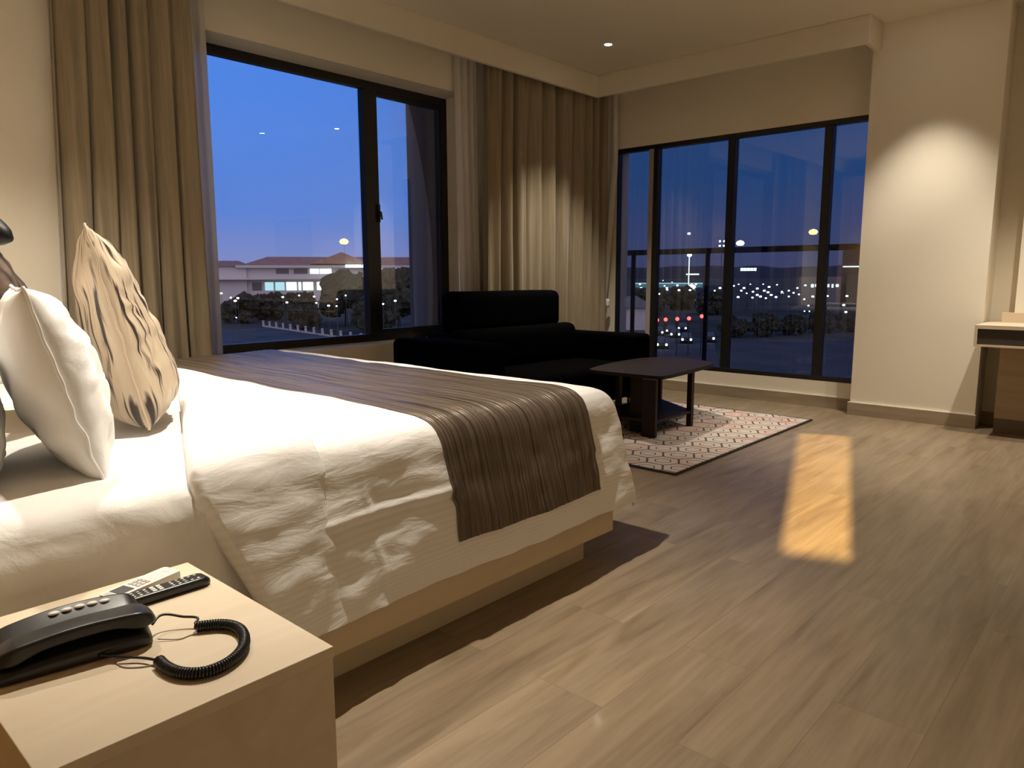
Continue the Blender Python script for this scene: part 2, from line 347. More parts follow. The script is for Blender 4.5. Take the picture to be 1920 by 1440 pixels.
# window 2
w2 = bpy.data.objects.new('window_2', None); C.objects.link(w2); w2['kind'] = 'structure'; WORLD['window_2'] = Vector((0,0,0))
b = B(); t2 = .042
box(b, (6.5,vy0,vz1-t2), (6.58,vy1,vz1)); box(b, (6.5,vy0,vz0), (6.58,vy1,vz0+t2)); box(b, (6.5,vy0,vz0+t2), (6.58,vy0+t2,vz1-t2)); box(b, (6.5,vy1-.012,vz0+t2), (6.58,vy1,vz1-t2))
obj('window_frame', b, M['frame'], w2, bevel=.004)
for yc, hw in ((3.944, .024), (3.150, .035), (2.285, .035)):
    obj('mullion', bx((6.5,yc-hw,vz0+t2), (6.58,yc+hw,vz1-t2)), M['frame'], w2, bevel=.004)
obj('mullion_lit_edge', bx((6.494,3.969,vz0+t2), (6.56,4.018,vz1-t2)), M['edge_and_wire'], w2)  # pale strip stands in for light caught on the lapped frame
for a, c in ((vy0+t2,2.25),(2.32,3.115),(3.185,3.92),(4.018,vy1-.012)):
    obj('pane', bx((6.548,a,vz0+t2), (6.552,c,vz1-t2)), M['glass2'], w2)

# ------------------------------------------------------------------ downlights (each carries its own lamp)
LB = {'sofa': 'lit round ceiling downlight above the sofa corner', 'column': 'round ceiling downlight in front of the wall column',
      'desk': 'round ceiling downlight in front of the desk', 'bed': 'round ceiling downlight above the pillows', 'fill_aisle': 'added ceiling downlight behind the camera for fill light',
      'middle': 'added ceiling downlight behind the camera, nearer the desk, for fill light', 'head': 'round ceiling downlight close to the headboard'}
dl0 = None
for nm, x, y, W_, cone, bl in LAMPS:
    if dl0 is None:
        dl0 = thing('downlight', LB[nm], 'downlight', (x, y, ZC), group='ceiling downlights')
        b = B(); lathe(b, [(.030,-.002),(.050,-.004),(.052,0),(.046,.001),(.033,.001),(.030,-.002)]); obj('trim_ring', b, M['white_plastic'], dl0, local=True, smooth=True)
        b = B(); lathe(b, [(0,-.006),(.020,-.005),(.030,-.002),(.030,.002),(0,.002)]); obj('lens', b, M['lampglow'], dl0, local=True, smooth=True)
        d = dl0
    else: d = dup(dl0, (x, y, ZC), 0, LB[nm])
    ld = bpy.data.lights.new('downlight_lamp', 'SPOT'); ld.energy = W_; ld.color = WARM; ld.spot_size = math.radians(cone); ld.spot_blend = bl; ld.shadow_soft_size = .028
    lo = bpy.data.objects.new('downlight_lamp', ld); C.objects.link(lo); lo.location = (x, y, ZC-.02)

# added unseen spot lamp: its cut plate imitates an amber reflection on the floor
SP = Vector((3.75, -.25, 2.93))
quad = [Vector((5.45,1.645,0)), Vector((2.83,.82,0)), Vector((2.77,1.07,0)), Vector((5.30,1.95,0))]
ctr = sum(quad, Vector())/4; ax = (ctr-SP).normalized(); sr = ax.cross(Vector((0,0,1))).normalized(); su = sr.cross(ax)
sl = thing('added_spot', 'added black shuttered spot lamp out of view, imitating an amber floor reflection', 'added_spot', tuple(SP))
def onplate(p, d): v = p-SP; return SP + v*(d/v.dot(ax))
b = B(); dpl = .14
inner = [onplate(p, dpl) for p in quad]; oc = SP + ax*dpl
outer = [oc + sr*x*.07 + su*y*.07 for x, y in ((1,1),(1,-1),(-1,-1),(-1,1))]
order = sorted(range(4), key=lambda i: math.atan2((inner[i]-oc).dot(su), (inner[i]-oc).dot(sr))); inner = [inner[i] for i in order]
outer = sorted(outer, key=lambda p: math.atan2((p-oc).dot(su), (p-oc).dot(sr)))
vi = [b.verts.new(p) for p in inner]; vo = [b.verts.new(p) for p in outer]; vb = [b.verts.new(p - ax*(dpl+.05)) for p in outer]
best = min(range(4), key=lambda k: sum((inner[i]-outer[(i+k) % 4]).length for i in range(4))); vo = [vo[(i+best) % 4] for i in range(4)]; vb = [vb[(i+best) % 4] for i in range(4)]
for i in range(4):
    j = (i+1) % 4; b.faces.new((vi[i], vi[j], vo[j], vo[i])); b.faces.new((vo[i], vo[j], vb[j], vb[i]))
b.faces.new(vb)
obj('added_spot_housing', b, M['black'], sl)
b = B(); tube(b, [tuple(SP-ax*.04), tuple(SP-ax*.04+Vector((0,0,.20)))], .012, 8); obj('bracket', b, M['black'], sl)
ld = bpy.data.lights.new('added_spot_lamp', 'SPOT'); ld.energy = 760; ld.color = (1,.68,.26); ld.spot_size = math.radians(44); ld.spot_blend = .3; ld.shadow_soft_size = .0013
lo = bpy.data.objects.new('added_spot_lamp', ld); C.objects.link(lo); lo.location = SP; lo.rotation_euler = ax.to_track_quat('-Z', 'Y').to_euler()

# ------------------------------------------------------------------ bed
bed = thing('bed', 'wide low bed with pale laminate frame standing beside the nightstand', 'bed', (1.3, 2.9, 0))
b = B(); box(b, (.2,1.62,.118), (2.405,1.645,.30)); box(b, (.2,4.10,.118), (2.405,4.125,.30)); box(b, (2.38,1.645,.118), (2.405,4.10,.30)); box(b, (.2,1.645,.25), (2.38,4.10,.30))
obj('bed_frame', b, M['bedwood'], bed)
obj('edge_band', bx((2.4055,1.622,.118), (2.4085,1.643,.30)), M['edge'], bed)
obj('plinth', bx((.25,1.70,0), (2.315,4.04,.118)), M['bedwood'], bed)
def rbox(lo, hi, r, n=5, cut=14):
    # rounded box as subdivided-cube style surface
    b = B(); bmesh.ops.create_cube(b, size=1.0)
    bmesh.ops.scale(b, vec=(hi[0]-lo[0], hi[1]-lo[1], hi[2]-lo[2]), verts=b.verts)
    bmesh.ops.translate(b, vec=((hi[0]+lo[0])/2, (hi[1]+lo[1])/2, (hi[2]+lo[2])/2), verts=b.verts)
    bmesh.ops.bevel(b, geom=list(b.edges), offset=r, segments=n, profile=.5, affect='EDGES')
    return b
def mattress_fn():
    prof = [(4.09,.30),(4.09,.60),(4.04,.652),(3.9,.658),(2.1,.658),(1.86,.656),(1.77,.650),(1.725,.625),(1.708,.58),(1.70,.48),(1.70,.36),(1.70,.30)]
    def fn(u, v):
        x = .17 + 2.2*u; p = interp(prof, v); y, z = p
        wr = nz3(x*5+nz3(y*3,z*3)*1.2, y*5, z*9)*.009 + nz3(x*14, y*9, z*20)*.004 + .006*math.exp(-((z-.565-.06*(x-.5))/.008)**2)*(1 if v > .55 else 0)
        if v > .55: y -= wr*1.6 + .008
        z += wr*.5*(1 if z > .6 else .2)
        return (x, y, z)
    return fn
obj('mattress', surf(B(), mattress_fn(), 110, 130), M['linen'], bed, smooth=True)
obj('headboard', bx((.10,1.60,0), (.165,4.12,1.15)), M['bedwood'], bed, bevel=.01)

PY = [(4.16,.50),(4.15,.64),(4.10,.690),(4.0,.70),(3.0,.70),(2.2,.70),(2.02,.700),(1.88,.698),(1.79,.690),(1.735,.668),(1.703,.625),(1.684,.56),(1.668,.50),(1.645,.42),(1.620,.32),(1.596,.215)]
def ylen(P):
    d = 0
    for a, c in zip(P, P[1:]): d += (Vector(c)-Vector(a)).length
    return d
PYL = ylen(PY)
def yprof(t, e=0):   # t 0..1 from the far side to the near hem
    p = interp(PY, t); q = interp(PY, min(1, t+.004)); r = interp(PY, max(0, t-.004))
    tg = (q-r).normalized(); nrm = Vector((-tg.y, tg.x))      # outward (up / towards -Y)
    if nrm.y < 0 and abs(tg.x) > .5: nrm = -nrm
    nrm = Vector((tg.y, -tg.x)) if (Vector((tg.y,-tg.x)).y > 0 or Vector((tg.y,-tg.x)).x < -.2) and abs(tg.y) < .999 and False else nrm
    return p, nrm
def drape_z(x, y_off):
    return 0
def foot_drop(x):
    # how far the cloth has fallen at plan position x; returns (x, drop)
    return 0
PX = [(.2,0),(1.9,0),(2.25,.001),(2.38,.005),(2.45,.014),(2.495,.040),(2.515,.08),(2.522,.13),(2.526,.20),(2.526,.30),(2.524,.40),(2.518,.485)]
PXL = ylen(PX)
def drape(xa, t, e=0.0, wr=1.0, seed=0):
    """xa: arc length along X from x = .2 ; t: 0..1 across the bed; e: lift above the mattress cover"""
    p = interp(PX, max(0, min(1, xa/PXL))); x, dx = p.x, max(0, p.y)
    q = interp(PY, t); y, z0 = q.x, q.y
    dy = max(0, .70 - z0)
    big = (dx**16 + dy**16)**(1/16)
    sidek = min(1, max(0, (dy-.03)/.15)); footk = min(1, max(0, (dx-.03)/.12))
    top = 1 - max(sidek, footk)
    n1 = nz3(x*4.2+seed, y*3.0+nz3(x*2, y*2)*.8, big*5) ; n2 = nz3(x*11+seed, y*7, big*16)
    z = .70 + e*(1-.75*max(sidek, footk)) - big + wr*top*(n1*.006 + n2*.0025)
    y2 = y - (e + wr*(n1*.012 + n2*.006)*min(1, dy*5))*sidek
    x2 = x + (e + wr*(n1*.012 + n2*.005))*footk
    if wr > .9 and seed == 0:      # pressed-in folds of the cover on the near side
        cr1 = math.exp(-((z0-.475)/.011)**2)*(1 if x < 1.56 else 0)*.8 + math.exp(-((x-1.225-.03*nz3(z0*8, 1))/.012)**2)*.5
        y2 -= (.009*cr1 - .006*math.exp(-((z0-.448)/.014)**2)*(1 if x < 1.56 else 0))*sidek
    # hem undulates slightly
    z += wr*.008*nz3(x*6+seed, 3.1)*sidek*dy*2
    if y > 3.5: y2 = y + e*sidek
    return Vector((x2, y2, z))
def left_edge(t):
    q = interp(PY, t); y, z = q.x, q.y
    if z > .62 and y < 4.13: return min(1.44, .80 + .42*(max(y,1.74)-1.86)) - .2
    return .745 + .16*(.62-z)/.4 - .2
def right_edge(t):
    q = interp(PY, t); y, z = q.x, q.y
    r_ = (1.145 + .38*(max(y,1.74)-1.86)) if z > .60 else (1.085 + .01*(.6-z))
    return min(r_, 1.50) - .2
nU, nV = 220, 300
duv = thing('duvet', 'white striped duvet spread over the bed and hanging down its side', 'duvet', (1.7, 2.9, .66))
def dfn(u, v):
    v = 1-(1-v)**1.6
    l = left_edge(v) + .04; return drape(l + (PXL-l)*u, v, .0, 1.0)
obj('duvet_cover', surf(B(), dfn, nU, nV), M['duvet'], duv, smooth=True, solid=.006)
def ffn(u, v):
    v = 1-(1-v)**1.6
    l, r = left_edge(v), right_edge(v)
    e = .010 + .013*math.sin(PI*min(1, u*1.02))**.5
    if u < .06: e -= .035*(1-u/.06)**2
    p = drape(l + (r-l)*u, v, e, 1.15, seed=5); return p
obj('folded_flap', surf(B(), ffn, 70, 300), M['duvet'], duv, smooth=True, solid=.006)
run = None
def rfn(u, v):
    v2 = .035 + (.968-.035)*v
    q = interp(PY, v2); y, z = q.x, q.y
    l = 1.53 + .006*math.sin(y*9) + .01*nz3(y*5, 8)
    r = 2.315 + .008*nz3(y*4, 2)
    if z < .45: l -= .00; r -= .01
    # arc length ~ x on the flat part
    p = drape((l-.2) + (r-l)*u, v2, .005, 1.0, seed=0)
    k = abs(nz3(u*44, v2*3.0, 1))*.0050
    if z > .66: p.z += k
    else: p.y -= k*1.2 + .004
    return p
rb = obj('bed_runner', surf(B(), rfn, 200, 180), M['runner'], smooth=True, solid=.004)
tag(rb, 'pleated bronze satin runner laid across the foot of the duvet', 'bed runner')

def pillow_bm(wd, ht, th, pinch=.07, n=44, seed=0, wr=.012, pw=.55, slump=0):
    b = B(); lay = b.loops.layers.uv.verify(); top, bot = {}, {}
    for i in range(n+1):
        for j in range(n+1):
            u, v = 2*i/n-1, 2*j/n-1
            x = wd/2*u*(1 - pinch*(1-v*v)*abs(u)**1.5*1.0); y = ht/2*v*(1 - pinch*(1-u*u)*abs(v)**1.5)
            f = max(0, (1-u*u)*(1-v*v))**pw
            edge = (1-u*u)*(1-v*v)
            if slump: f = max(0, (1-u*u)*(1-abs(v)**(2+6*slump*max(0, min(1, .3-v)))))**pw*(1+slump*.55*(-v) if v < .3 else 1-slump*.165)
            q = nz3(u*3+seed, v*3)*wr + nz3(u*9+seed, v*7)*wr*.5
            # radial puckers at the corners and sides
            ang = math.atan2(v, u); rad = max(abs(u), abs(v))
            q += wr*.9*math.sin(ang*26 + nz3(u*4, v*4, seed)*4)*max(0, rad-.62)*1.6*(1-rad)*4
            z = th/2*f + q*min(1, edge*4)
            zb = -th/2*f + nz3(u*3+seed+9, v*3)*wr*min(1, edge*4)
            if i in (0, n) or j in (0, n):
                top[i,j] = bot[i,j] = b.verts.new((x, y, nz3(u*5+seed, v*5)*.008))
            else:
                top[i,j] = b.verts.new((x, y, z)); bot[i,j] = b.verts.new((x, y, zb))
    for d_ in (top, bot):
        for i in range(n):
            for j in range(n):
                q = [d_[i,j], d_[i+1,j], d_[i+1,j+1], d_[i,j+1]]
                if d_ is bot: q = q[::-1]
                f = b.faces.new(q)
                idx = [(i,j),(i+1,j),(i+1,j+1),(i,j+1)]
                if d_ is bot: idx = idx[::-1]
                for lp, (a, c) in zip(f.loops, idx): lp[lay].uv = (a/n, c/n)
    return b
def place(o, origin, wdir, hdir):
    # local x -> wdir, local y -> hdir (made orthogonal), local z -> facing direction
    wv_ = Vector(wdir).normalized(); hv = Vector(hdir); hv = (hv - wv_*hv.dot(wv_)).normalized(); zv = wv_.cross(hv)
    mm = Matrix((wv_, hv, zv)).transposed().to_4x4(); mm.translation = Vector(origin); o.matrix_world = mm
    return o
def pillow(name, label, cat, m, ctr, wdir, hdir, wd, ht, th, group=None, **kw):
    o = obj(name, pillow_bm(wd, ht, th, **kw), m, smooth=True)
    place(o, ctr, wdir, hdir); tag(o, label, cat, group)
    pin = kw.get('pinch', .07); sd_ = kw.get('seed', 0); pts = []
    for k in range(161):
        t = (k % 160)/40; e_ = t % 1*2-1
        u, v = ((e_,-1),(1,e_),(-e_,1),(-1,-e_))[int(t) % 4]
        pts.append((wd/2*u*(1-pin*(1-v*v)*abs(u)**1.5), ht/2*v*(1-pin*(1-u*u)*abs(v)**1.5), nz3(u*5+sd_, v*5)*.008))
    obj('piping', tube(B(), pts, .0042, 6, cap=False), m, o, local=True, smooth=True)
    return o
pillow('pillow', 'plump white pillow standing upright nearest the nightstand, in front', 'pillow', M['linen'], (.622, 2.245, .885), (.205,.98,0), (-.26,.0,.97), .66, .50, .22, 'white pillows on the bed', seed=3, wr=.014, pinch=.04, pw=.48)
pillow('pillow', 'white pillow behind the front pillow, cut off by the photo edge', 'pillow', M['linen'], (.425, 2.275, .862), (.205,.98,0), (-.20,0,.98), .64, .43, .14, 'white pillows on the bed', seed=13, wr=.012)
pillow('cushion', 'dark glossy bronze cushion mostly hidden behind the white pillows', 'cushion', M['cushion_dark'], (.705, 2.95, 1.0), (.22,.975,0), (-.28,0,.95), .54, .62, .17, seed=21)
pillow('cushion', 'big crinkled gold and bronze cushion standing upright by the curtain', 'cushion', M['cushion'], (.925, 2.61, .99), (.33,.94,0), (-.20,.02,.97), .54, .64, .225, seed=31, wr=.015, pinch=.05, slump=.7, n=64)

# ------------------------------------------------------------------ nightstand
ns = thing('nightstand', 'pale laminate bedside cabinet in the foreground with telephone on top', 'nightstand', (.45, 1.32, 0))
nx0, nx1, ny0, ny1, nzt = .225, .678, 1.037, 1.609, .508
obj('top_board', bx((nx0,ny0,nzt-.022), (nx1,ny1,nzt)), M['oak'], ns, bevel=.0015)
b = B(); box(b, (nx0+.002,ny0+.002,.0), (nx1-.001,ny0+.02,nzt-.022)); box(b, (nx0+.002,ny1-.02,.0), (nx1-.001,ny1-.002,nzt-.022)); box(b, (nx0+.002,ny0+.02,.0), (nx0+.018,ny1-.02,nzt-.022)); box(b, (nx0+.018,ny0+.02,.03), (nx1-.02,ny1-.02,.05))
obj('carcass', b, M['oak_y'], ns)
for z0, z1 in ((.03,.257),(.2585,.4855)):
    obj('drawer', bx((nx1-.018,ny0+.022,z0), (nx1-.002,ny1-.022,z1)), M['oak_y'], ns, bevel=.001)

# ------------------------------------------------------------------ telephone
ang = math.radians(-10)
ph = thing('telephone', 'black corded desk telephone lying on the nightstand', 'telephone', (.370, 1.345, nzt), ang)
def rr_section(u, wd, ht, cy, z0, r, n=5):
    return [(u, cy+a, z0+ht/2+c) for a, c in rrect(wd, ht, min(r, wd/2-.001, ht/2-.001), n)]
rings = []
for k in range(25):
    s = k/24; u = -.125 + .235*s
    endk = min(1, min(s, 1-s)*9); endk = math.sqrt(1-(1-endk)**2)
    rings.append([(a, c, z*(1+.50*c/.052)) for a, c, z in rr_section(u, .112*(.82+.18*endk), (.028+.020*math.sin(PI*min(1, s*.62+.12)))*(.55+.45*endk), .004, .0, .010)])
obj('phone_base', loft(B(), rings), M['black'], ph, local=True, smooth=True)
rings = []
for k in range(37):
    s = k/36; u = -.120 + .238*s
    e = min(s, 1-s)*8; endk = math.sqrt(1-(1-min(1, e))**2)
    arch = .044*math.sin(PI*(.16+.56*s))
    bulge = .008*(math.exp(-((s-.12)/.10)**2) + math.exp(-((s-.88)/.10)**2))
    rings.append(rr_section(u, (.050+bulge*.7)*(.6+.4*endk), (.022+bulge)*(.45+.55*endk), -.022, .014+arch*.70-bulge*.8, .006))
obj('handset', loft(B(), rings), M['black'], ph, local=True, smooth=True)
for k in range(5):
    s = .42 + k*.083; u = -.125 + .235*s
    b = B(); lathe(b, [(0,.004),(.005,.0036),(.0072,.002),(.0075,0)], (0,0,0), 16); bmesh.ops.scale(b, vec=(1.25,.85,1), verts=b.verts)
    bmesh.ops.translate(b, vec=(u, .042, (.028+.020*math.sin(PI*min(1, s*.62+.12)))*1.40-.0012), verts=b.verts)
    obj('phone_button', b, M['white_plastic'], ph, local=True, smooth=True)
def wpt(x, y, z):   # world point to telephone local
    v = Vector((x, y, z)) - Vector((.370, 1.345, nzt)); return (Matrix.Rotation(-ang, 3, 'Z') @ v)
path = [(.540,1.268),(.556,1.258),(.575,1.243),(.587,1.222),(.589,1.196),(.580,1.165),(.558,1.130),(.528,1.108),(.497,1.101),(.470,1.110),(.452,1.135),(.445,1.168),(.446,1.198)]
b = B(); turns = 78; P3 = [Vector((x, y, nzt+.0105)) for x, y in path]; hp = []
for i in range(turns*10+1):
    t = i/(turns*10); c = interp(P3, t); q = interp(P3, min(1, t+.01)); r = interp(P3, max(0, t-.01)); tg = (q-r).normalized(); sd = tg.cross(Vector((0,0,1))).normalized()
    a = 2*PI*turns*t; hp.append(wpt(*(c + sd*.0078*math.cos(a) + Vector((0,0,1))*.0078*math.sin(a))))
tube(b, hp, .0024, 6)
l1 = [wpt(.482,1.312,nzt+.022), wpt(.505,1.325,nzt+.028), wpt(.535,1.305,nzt+.020), wpt(.552,1.284,nzt+.018), wpt(.541,1.272,nzt+.016)]
tube(b, [interp(l1, k/20) for k in range(21)], .0024, 6)
l2 = [wpt(.446,1.198,nzt+.010), wpt(.432,1.232,nzt+.008), wpt(.405,1.262,nzt+.010), wpt(.385,1.290,nzt+.012)]
tube(b, [interp(l2, k/20) for k in range(21)], .0024, 6)
obj('coiled_cord', b, M['black'], ph, local=True, smooth=True)
b = B(); l3 = [wpt(.480,1.285,nzt+.004), wpt(.508,1.262,nzt+.0014), wpt(.528,1.262,nzt+.0014), wpt(.545,1.255,nzt+.0014)]
tube(b, [interp(l3, k/20) for k in range(21)], .0011, 6)
l4 = [wpt(.400,1.262,nzt+.0014), wpt(.405,1.235,nzt+.0014), wpt(.425,1.214,nzt+.0014), wpt(.446,1.204,nzt+.0014)]
tube(b, [interp(l4, k/20) for k in range(21)], .0011, 6)
obj('line_wire', b, M['edge_and_wire'], ph, local=True, smooth=True)

# ------------------------------------------------------------------ remotes
a2 = math.atan2(.075, .150)
rem = thing('remote_control', 'white air conditioner remote with small display, half under black remote', 'remote control', (.548, 1.532, nzt), math.radians(17))
b = B(); loft(b, [[(x, y, z) for x, y in rrect(.158*k, .052*k2, .008, 4)] for z, k, k2 in ((0,.97,.93),(.003,1,1),(.013,1,1),(.0175,.985,.96))])
obj('remote_body', b, M['white_plastic'], rem, local=True)
obj('display', bx((-.060,-.017,.0170), (-.028,.017,.0182)), M['lcd'], rem, local=True)
obj('label_strip', bx((-.074,-.017,.0170), (-.063,.017,.0179)), M['grey_key'], rem, local=True)
for i in range(3):
    for j in range(3):
        obj('remote_button', bx((-.020+i*.011,-.016+j*.0115,.017), (-.012+i*.011,-.0075+j*.0115,.0192)), M['pink_key'] if (i, j) == (2, 0) else M['grey_key'], rem, local=True, bevel=.0008)
b = B()
for i in range(3): box(b, (.020,-.013+i*.010,.0170), (.046,-.0115+i*.010,.0177))
box(b, (.058,-.012,.0170), (.0605,.010,.0177))
obj('printed_lines', b, M['grey_key'], rem, local=True)
rem2 = thing('remote_control', 'slim black television remote with many small keys', 'remote control', (.5575, 1.468, nzt), math.radians(-1))
rings = []
for k in range(25):
    s = k/24; u = -.100+.200*s; e = min(1, min(s, 1-s)*10); ek = math.sqrt(1-(1-e)**2)
    rings.append(rr_section(u, .042*(.55+.45*ek), .021*(.6+.4*ek), 0, 0, .007, 4))
obj('remote_body', loft(B(), rings), M['black'], rem2, local=True, smooth=True)
for i in range(13):
    for j in range(3):
        if i in (7,) or (i > 10 and j == 1): continue
        big = i in (5, 6)
        b = bx((-.078+i*.0126, -.0125+j*.0098, .0205), (-.078+i*.0126+(.0085 if big else .0055), -.0125+j*.0098+(.0070 if big else .0046), .0217))
        obj('remote_key', b, M['white_plastic'] if (big or (i+j) % 3 == 0) else M['grey_key'], rem2, local=True, bevel=.0008)

# ------------------------------------------------------------------ reading lamp at the bed head (only its tip is in view)
lamp = thing('reading_lamp', 'black reading lamp beside bed with only its tip in view', 'lamp', (.17, 2.95, 1.15))
b = B(); tube(b, [(.165,2.95,1.15),(.165,2.95,1.32),(.20,2.90,1.42),(.30,2.72,1.45)], .012, 10); obj('lamp_arm', b, M['black_gloss'], lamp, smooth=True)
def lamp_head():
    p0, p1 = Vector((.300,2.72,1.45)), Vector((.570,2.30,1.250)); b = B(); n = 26; pts = []
    tube(b, [p0.lerp(p1, k/n) for k in range(n+1)], lambda s: .060 if s < .6 else .060*math.sqrt(max(.01, 1-((s-.6)/.405)**1.7)), 20); return b
obj('lamp_shade', lamp_head(), M['black_gloss'], lamp, smooth=True)

# ------------------------------------------------------------------ curtains
def curtain_bm(x0b, x1b, x0t, x1t, yc, z0, z1, folds, amp, seed, nu=420, nv=36, axis='x', rag=.0):
    b = B()
    def fn(u, v):
        z = z0 + (z1-z0)*v
        us = u + .018*math.sin(u*9+seed) + .012*nz3(u*6+seed, v*1.2)
        fo = math.sin(2*PI*folds*us + 1.1*nz3(u*5, v*1.6, seed)) ; fo = math.copysign(abs(fo)**.75, fo)
        a = amp*(.65 + .45*nz3(u*7+seed, v*.8, 4))
        d = a*fo + amp*.24*math.sin(2*PI*folds*2.3*us+seed+v*.7)
        xx = (x0b + (x1b-x0b)*u)*(1-v) + (x0t + (x1t-x0t)*u)*v + .35*amp*math.cos(2*PI*folds*us*1.0+.6)
        return (xx, yc+d, z) if axis == 'x' else (yc+d, xx, z)
    return surf(b, fn, nu, nv)
cu = obj('curtain', curtain_bm(1.285, 2.115, 1.405, 2.095, 4.445, .02, 2.97, 6.2, .062, 2.0), M['curtain'], smooth=True, solid=.003)
tag(cu, 'long taupe curtain gathered beside the bed, behind the cushions', 'curtain')
cu = obj('curtain', curtain_bm(4.545, 6.345, 4.575, 6.335, 4.45, .02, 2.97, 9.5, .064, 5.0, 560), M['curtain'], smooth=True, solid=.003)
tag(cu, 'long taupe curtain hanging in the room corner behind the black sofa', 'curtain')
def sheer(bm_, label): return tag(obj('sheer_curtain', bm_, M['sheer'], smooth=True), label, 'sheer curtain')
sheer(curtain_bm(1.30, 2.235, 1.42, 2.255, 4.572, .02, 2.97, 11, .016, 3.0, 220, 30), 'white sheer curtain peeking out beside the curtain next to the bed')
sheer(curtain_bm(4.40, 5.7, 4.345, 5.7, 4.572, .02, 2.97, 14, .018, 6.0, 240, 30), 'white sheer curtain peeking out between the left window and corner curtain')
def side_sheer():
    b = B(); bot = [(4.48,.02),(4.47,.70),(4.43,1.13),(4.385,1.67),(4.345,2.2),(4.34,2.36),(4.35,2.97)]
    def fn(u, v):
        q = interp(bot, v); return (6.405 + .018*math.sin(u*17+v*2) + .006*math.sin(u*41), q.x + (4.555-q.x)*u, q.y)
    return surf(b, fn, 60, 60)
ss = bpy.data.objects.new('sheer_curtain', None); C.objects.link(ss); ss.location = (6.40, 4.45, .02); WORLD[ss.name] = Vector((6.40, 4.45, .02))
tag(ss, 'narrow white sheer curtain tied at the left end of the far window', 'sheer curtain')
obj('sheer_panel', side_sheer(), M['sheer'], ss, smooth=True)
b = B(); lathe(b, [(0,.035),(.018,.03),(.026,.012),(.020,-.01),(.024,-.03),(.012,-.06),(0,-.062)], (6.385,4.415,.875), 12); obj('tie_knot', b, M['linen'], ss, smooth=True)

# ------------------------------------------------------------------ sofa
so = thing('sofa', 'low black fabric sofa with adjustable headrest in the corner', 'sofa', (4.5, 3.85, 0))
def soft(lo, hi, r, seed=0, cuts=5, crown=.0):
    b = rbox(lo, hi, r, 4)
    bmesh.ops.subdivide_edges(b, edges=[e for e in b.edges if e.calc_length() > .12], cuts=cuts, use_grid_fill=True)
    cx, cy = (lo[0]+hi[0])/2, (lo[1]+hi[1])/2
    for v in b.verts:
        n_ = nz3(v.co.x*4+seed, v.co.y*4, v.co.z*4)*.008; v.co += Vector((n_, n_*.7, n_))
        if crown and v.co.z > (lo[2]+hi[2])/2:
            kx = max(0, 1-((v.co.x-cx)/((hi[0]-lo[0])/2))**2); ky = max(0, 1-((v.co.y-cy)/((hi[1]-lo[1])/2))**2); v.co.z += crown*kx*ky
    return b
obj('sofa_base', soft((3.50,3.45,.10), (5.48,4.30,.30), .03), M['sofa'], so, smooth=True)
obj('seat_cushion', soft((3.72,3.36,.29), (5.28,4.15,.415), .05, 2, crown=.025), M['sofa'], so, smooth=True)
obj('armrest', soft((3.42,3.42,.10), (3.74,4.31,.690), .045, 3), M['sofa'], so, smooth=True)
obj('armrest', soft((5.29,3.34,.10), (5.50,4.31,.652), .035, 4), M['sofa'], so, smooth=True)
obj('backrest', soft((3.74,4.06,.30), (5.29,4.31,.70), .05, 5), M['sofa'], so, smooth=True)
obj('back_cushion', soft((3.76,3.90,.40), (5.20,4.08,.74), .07, 6), M['sofa'], so, smooth=True)
obj('headrest', soft((3.86,4.06,.70), (5.16,4.26,1.028), .065, 7), M['sofa'], so, smooth=True)
for x, y in ((3.56,3.5),(5.42,3.5),(3.56,4.24),(5.42,4.24)):
    b = B(); tube(b, [(x,y,.0125),(x,y,.11)], .02, 12); obj('leg', b, M['metal'], so, smooth=True)

# ------------------------------------------------------------------ rug and coffee table
mr_ = M['rug'] = mat('patterned_rug', (.62,.5,.44), .95, .1)
N_, L_, b_ = nodes(mr_)
ta = N_.new('ShaderNodeTexCoord'); sp = N_.new('ShaderNodeSeparateXYZ'); L_.new(ta.outputs['Object'], sp.inputs[0])
def mth(op, a, b=None, c=None):
    q = N_.new('ShaderNodeMath'); q.operation = op
    for i, v in enumerate((a, b, c)):
        if v is None: continue
        if isinstance(v, (int, float)): q.inputs[i].default_value = v
        else: L_.new(v, q.inputs[i])
    return q.outputs[0]
def hexline(scale, wdt, ox=0, oy=0):
    # distance to the border of a hexagonal lattice
    x = mth('MULTIPLY', mth('ADD', sp.outputs['X'], ox), scale); y = mth('MULTIPLY', mth('ADD', sp.outputs['Y'], oy), scale)
    S3 = 1.7320508
    def cell(dx, dy):
        ax = mth('SUBTRACT', mth('MODULO', mth('ADD', x, 100+dx), 1.0), .5); ay = mth('SUBTRACT', mth('MODULO', mth('ADD', y, 100*S3+dy), S3), S3/2)
        return ax, ay
    a = cell(0, 0); c = cell(.5, S3/2)
    def hx(p):
        px, py = mth('ABSOLUTE', p[0]), mth('ABSOLUTE', p[1]); return mth('MAXIMUM', px, mth('ADD', mth('MULTIPLY', px, .5), mth('MULTIPLY', py, S3/2)))
    d = mth('MINIMUM', hx(a), hx(c)); return d
dh = hexline(5.2, .05)
line1 = mth('GREATER_THAN', dh, .465)
band = mth('MULTIPLY', mth('GREATER_THAN', dh, .22), mth('LESS_THAN', dh, .26))
yb = mth('ABSOLUTE', mth('SINE', mth('MULTIPLY', sp.outputs['Y'], 2.9)))
bandm = mth('MULTIPLY', band, mth('GREATER_THAN', yb, .55))
zig = mth('ABSOLUTE', mth('SUBTRACT', mth('MODULO', mth('ADD', mth('MULTIPLY', sp.outputs['Y'], 14.0), mth('PINGPONG', mth('MULTIPLY', sp.outputs['X'], 14.0), .5)), 1.0), .5))
zl = mth('MULTIPLY', mth('LESS_THAN', zig, .07), mth('LESS_THAN', yb, .30))
